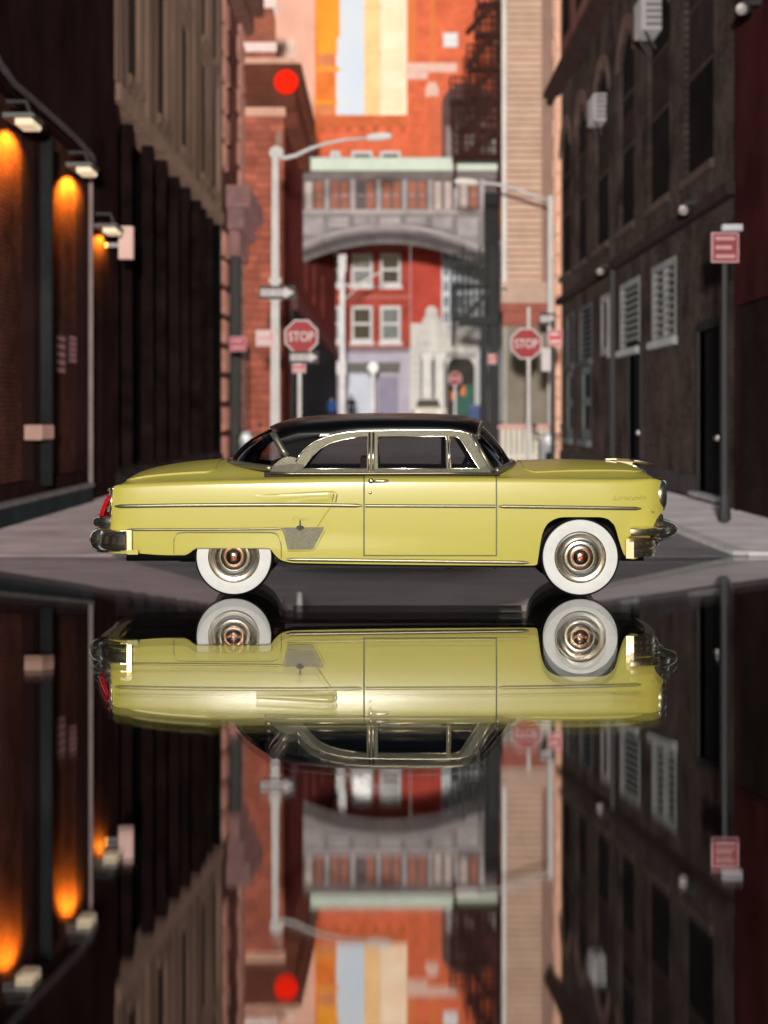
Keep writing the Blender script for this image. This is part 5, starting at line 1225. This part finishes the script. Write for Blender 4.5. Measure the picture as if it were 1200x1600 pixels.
# ---- underside
cb('chassis', -1.9, 2.1, -.60, .60, .29, .40, dark_u, .03)
for sd in (-1, 1):
    q = MB(); q.box(cx(444), cx(836), cz(889), cz(880), -(CY + sd * .80 + .05), -(CY + sd * .80 - .05), F=F0); q.build('side_rail', dark_u, car)
q = MB(); q.tube([(-1.9, CY - .42, .36), (-1.3, CY - .45, .33), (-.9, CY - .40, .30), (.8, CY - .35, .29)], .03, 8); q.build('exhaust_pipe', mat('exhaust_rust', (.06, .025, .018), .5, .3, 8, attr=False), car, smooth=True)
q = MB()
for a in (616, 702, 775): q.box(cx(a) - .02, cx(a) + .02, cz(891), cz(883), -(CY - .74), -(CY - .80), F=F0)
q.build('jacking_points', dark_u, car)
for sd in (-1, 1):
    for x0, x1 in ((-1.75, -.98), (1.40, 2.22)):
        q = MB(); q.box(x0, x1, .36, .82 if x0 > 0 else .66, -(CY + sd * .66), -(CY + sd * .62), F=F0) if sd > 0 else q.box(x0, x1, .36, .82 if x0 > 0 else .66, -(CY - .62), -(CY - .66), F=F0); q.build('wheel_housing', dark_u, car)

# ---- wheels
rub = mat('tyre_rubber', (.012, .012, .012), .55, .2, 14, attr=False)
ww = mat('whitewall', (.62, .62, .60), .5, .07, 9, attr=False)
hubm = mat('hub_chrome', (.96, .90, .78), .2, 0, metal=1, attr=False)
hubr = mat('hub_dome', (.75, .50, .38), .12, .1, 30, metal=1, attr=False)  # orange reflection put into the dome colour
wheel0 = None
def wheel_meshes(sd):
    o = Vector((0, 0, 0)); ax = (0, sd, 0)
    R0, w = .362, .165
    prof_ = [(-w, .20), (-w, .30), (-w + .02, .345), (-w + .05, R0 - .003), (-.05, R0), (-.026, R0 - .006), (-.006, R0 - .018), (.002, R0 - .028), (.005, .32), (.006, .27), (.0, .235), (-.01, .20)]
    a = MB(); a.lathe(o, ax, prof_, 64)
    b_ = MB(); b_.lathe(o, ax, [(.0, .342), (.008, .338), (.013, .31), (.014, .27), (.010, .236), (.0, .232)], 64)
    c = MB(); c.lathe(o, ax, [(-.02, .236), (.012, .236), (.018, .228), (.006, .214), (.000, .19), (.008, .178), (.020, .172), (.024, .16), (.014, .140), (.016, .130), (.03, .122), (.040, .108), (.044, .09), (.03, .078)], 64)
    d = MB(); d.lathe(o, ax, [(.028, .080), (.046, .078), (.062, .062), (.072, .036), (.075, .012), (.075, .001)], 40)
    return a, b_, c, d
def make_wheel(x, y_, sd):
    a, b_, c, d = wheel_meshes(sd)
    def shift(m):
        m.a = list(m.v); m.v = [(p[0] + x, p[1] + CY + y_, p[2] + .362) for p in m.v]; return m
    w = shift(a).build('wheel', rub, car, smooth=40)
    shift(b_).build('whitewall_band', ww, w, smooth=40)
    h = shift(c).build('hubcap', hubm, w, smooth=25); shift(d).build('hub_centre', hubr, w, smooth=50)
    e = MB(); e.lathe((0, 0, 0), (0, sd, 0), [(.068, .022), (.079, .019), (.080, .010), (.074, .006)], 24); shift(e).build('hub_reflection', mat('reflection_red', (.40, .035, .015), .25, .2, 30, attr=False, coat=.5), w, smooth=40)  # red disc painting in the reflection at the dome's middle
for sd in (-1, 1):
    make_wheel(cx(364.5), sd * .905, sd); make_wheel(cx(907), sd * .955, sd)
q = MB()
for x in (cx(364.5), cx(907)): q.tube([(x, CY - .8, .362), (x, CY + .8, .362)], .05, 10)
q.build('axles', dark_u, car)

# ---- tail lamps, headlamps
for sd in (-1, 1):
    yl = CY + sd * .80
    q = MB(); rows = []
    for z_, x_, hw in ((cz(768), -2.47, .03), (cz(771), -2.53, .07), (cz(780), -2.575, .085), (cz(795), -2.61, .088), (cz(806), -2.63, .085), (cz(808), -2.62, .07)):
        rows.append([(x_ + (1 - math.cos(a)) * .06, yl + hw * math.sin(a), z_) for a in [(-90 + 15 * k) * math.pi / 180 for k in range(13)]])
    q.grid(rows); q.grid([rows[0], [(-2.47, p[1], p[2]) for p in rows[0]]]); tl = q.build('tail_lamp', red_l, car, smooth=50)
    for k in range(6):
        z_ = cz(775 + k * 6); xm = -2.55 - .075 * k / 5
        q = MB(); q.tube([(xm + (1 - math.cos(a)) * .06 - .008, yl + .088 * math.sin(a), z_) for a in [(-85 + 17 * j) * math.pi / 180 for j in range(11)]], .006, 5); q.build('lens_rib', red_l, tl, smooth=True)
    q = MB(); q.tube([(-2.475, yl - .10, cz(764)), (-2.53, yl, cz(767)), (-2.475, yl + .10, cz(764))], .018, 8); q.tube([(-2.49, yl + s2 * .105, cz(765)) for s2 in (-1,)] + [(-2.50, yl - .105, cz(808))], .014, 6); q.tube([(-2.49, yl + .105, cz(765)), (-2.50, yl + .105, cz(808))], .014, 6); q.build('lamp_bezel', chrome, tl, smooth=True)
    q = MB(); q.lathe((-2.50, yl, cz(817)), (-1, 0, 0), [(-.04, .095), (.05, .092), (.10, .07), (.12, .05), (.15, .046), (.17, .03), (.175, .005)], 20); q.build('reversing_lamp', chrome, car, smooth=40)
    yl = CY + sd * .70
    q = MB(); q.lathe((2.50, yl, .925), (1, 0, 0), [(-.02, .15), (.04, .155), (.085, .150), (.10, .135), (.095, .118)], 28); hb = q.build('headlamp', chrome, car, smooth=40)
    q = MB(); q.lathe((2.565, yl, .925), (1, 0, 0), [(0, .118), (.025, .10), (.042, .06), (.048, .01)], 24); q.build('lens', mat('headlamp_lens', (.6, .6, .6), .08, 0, spec=.7, coat=1, attr=False), hb, smooth=True)
    q = MB(); q.lathe((2.53, yl, .70), (1, 0, 0), [(-.05, .075), (.02, .075), (.05, .05), (.055, .01)], 20); q.build('parking_lamp', chrome, car, smooth=40)
    q = MB(); q.tube([(2.40, CY + sd * (wid(2.4) * .995 + .0), .80), (2.47, CY + sd * (wid(2.47) * .995), .765)], [.012, .012], 6); q.build('fender_crease', yellow, car, smooth=True)

# ---- bumpers
def sweep(name, path, profl, m, parent=car, closed=True):
    """profile (outward, up) carried along a plan path of points with outward normals"""
    q = MB(); rings = []
    for i, p in enumerate(path):
        a = Vector(path[max(i - 1, 0)]); c = Vector(path[min(i + 1, len(path) - 1)]); t = (c - a); t.z = 0; t.normalize(); nn = Vector((t.y, -t.x, 0))
        rings.append([q.add(Vector(p) + nn * o + Vector((0, 0, u))) for o, u in profl])
    k = len(profl)
    for A, B_ in zip(rings, rings[1:]):
        for j in range(k): q.f.append((A[j], A[(j + 1) % k], B_[(j + 1) % k], B_[j]))
    q.f.append(tuple(rings[0])); q.f.append(tuple(rings[-1][::-1]))
    return q.build(name, m, parent, smooth=45)
def plan(x_side, x_mid, hw, rad, n=10):
    sg = 1 if x_mid > x_side else -1
    pts = [(x_side, CY - hw, 0)]
    xc = x_mid - sg * rad
    for k in range(n + 1):
        a = math.pi / 2 * k / n; pts.append((xc + sg * rad * math.sin(a) , CY - hw + rad * .9 - rad * .9 * math.cos(a), 0))
    for k in range(1, 9):
        f = k / 8; y_ = -hw + rad * .9 + (hw - rad * .9) * f; pts.append((x_mid + sg * .05 * (1 - (y_ / (hw - rad * .9)) ** 2), CY + y_, 0))
    return pts + [(p[0], 2 * CY - p[1], 0) for p in pts[:-1][::-1]]
def at_z(pts, z_): return [(p[0], p[1], z_) for p in pts]
up_prof = [(-.03, .045), (.02, .052), (.06, .044), (.086, .026), (.0872, .012), (.0908, -.008), (.085, -.024), (.05, -.036), (-.03, -.036)]
lo_prof = [(-.05, .082), (.030, .078), (.0385, .062), (.0410, .042), (.0465, .010), (.044, .0), (.034, -.008), (.0345, -.022), (.0408, -.060), (.032, -.080), (-.05, -.09)]
fb = sweep('front_bumper', at_z(plan(cx(984), 2.56, .965, .30), cz(831)), up_prof, chrome)
sweep('lower_bar', at_z(plan(cx(990), 2.47, .95, .26), cz(857)), lo_prof, chrome, fb)
sweep('middle_bar', at_z(plan(cx(986), 2.50, .955, .28), cz(843)), [(-.04, .018), (.05, .018), (.062, .008), (.062, -.012), (.045, -.02), (-.04, -.02)], chrome, fb)
for sd in (-1, 1):
    q = MB(); q.lathe((2.44, CY + sd * .62, cz(830)), (1, 0, -.02), [(-.02, .13), (.04, .135), (.10, .125), (.16, .102), (.21, .082), (.25, .066), (.275, .045), (.286, .02), (.288, .002)], 28); q.build('bullet_guard', chrome, fb, smooth=50)
    q = MB(); q.lathe((2.40, CY + sd * .62, cz(853)), (1, 0, .12), [(-.05, .085), (.06, .09), (.12, .07), (.16, .03)], 20); q.build('guard_foot', chrome, fb, smooth=50)
    q = MB(); q.tube([(2.42, CY + sd * .70, .80), (2.50, CY + sd * .66, .70), (2.55, CY + sd * .62, cz(826))], [.05, .06, .07], 12); q.build('guard_stem', chrome, fb, smooth=True)
rb_prof = [(-.04, .105), (.02, .108), (.06, .088), (.080, .055), (.0842, .032), (.0925, -.016), (.095, -.035), (.089, -.060), (.07, -.082), (-.04, -.088)]
plr = [(p[0], p[1], p[2]) for p in plan(cx(189), -2.56, .965, .26)][::-1]
rbp = sweep('rear_bumper', at_z(plr, cz(846)), rb_prof, chrome)
for sd in (-1, 1):
    q = MB(); q.lathe((-2.55, CY + sd * .74, cz(846)), (-1, 0, 0), [(-.05, .12), (.08, .118), (.13, .095), (.165, .05), (.172, .005)], 24); q.build('bumper_guard', chrome, rbp, smooth=50)
sweep('valance', at_z([(p[0] + .06, p[1], p[2]) for p in plr], cz(864)), [(-.05, .03), (.05, .012), (.05, -.006), (-.05, -.012)], yellow, rbp)
# grille bars across the nose
g = sweep('grille', at_z(plan(2.46, 2.575, .66, .10), .80), [(-.03, .02), (.02, .02), (.03, 0), (.02, -.02), (-.03, -.02)], chrome)
for z_ in (.88, .72): sweep('grille_bar', at_z(plan(2.46, 2.57, .62, .10), z_), [(-.03, .012), (.012, .012), (.018, 0), (.012, -.012), (-.03, -.012)], chrome, g)

# ---- hood ornament: a low winged figure
hx = mx(978)
q = MB(); rows = []
for t_, w_, h_, z_ in ((0, .010, .006, 1.222), (.08, .022, .016, 1.228), (.2, .03, .022, 1.226), (.32, .034, .024, 1.215), (.40, .026, .020, 1.200), (.455, .012, .010, 1.190), (.475, .002, .002, 1.187)):
    rows.append([(hx - .20 + t_, CY + w_ * math.cos(a), z_ + h_ * math.sin(a)) for a in [k * math.pi / 5 for k in range(11)]])
q.grid(rows); orn = q.build('hood_ornament', chrome, car, smooth=True)
for sd in (-1, 1):
    q = MB(); q.plate([(hx - .16, .02), (hx + .02, .015), (hx + .08, .03), (hx + .03, .06), (hx - .10, .075), (hx - .20, .06)], [], lambda x, y_, o: (x, CY + sd * y_, 1.222 + .10 * y_ - .12 * max(0, x - hx) + o), 0, .014); q.build('wing', chrome, orn)
q = MB(); q.box(hx - .10, hx + .06, 1.17, 1.215, -(CY + .02), -(CY - .02), F=F0); q.build('stem', chrome, orn)
q = MB(); q.tube([(2.30, CY, zc(2.30) + .012), (2.42, CY, zc(2.42) + .014), (2.50, CY, zc(2.5) + .01), (2.545, CY, 1.0)], [.012, .02, .028, .02], 8); q.build('hood_crest', chrome, car, smooth=True)
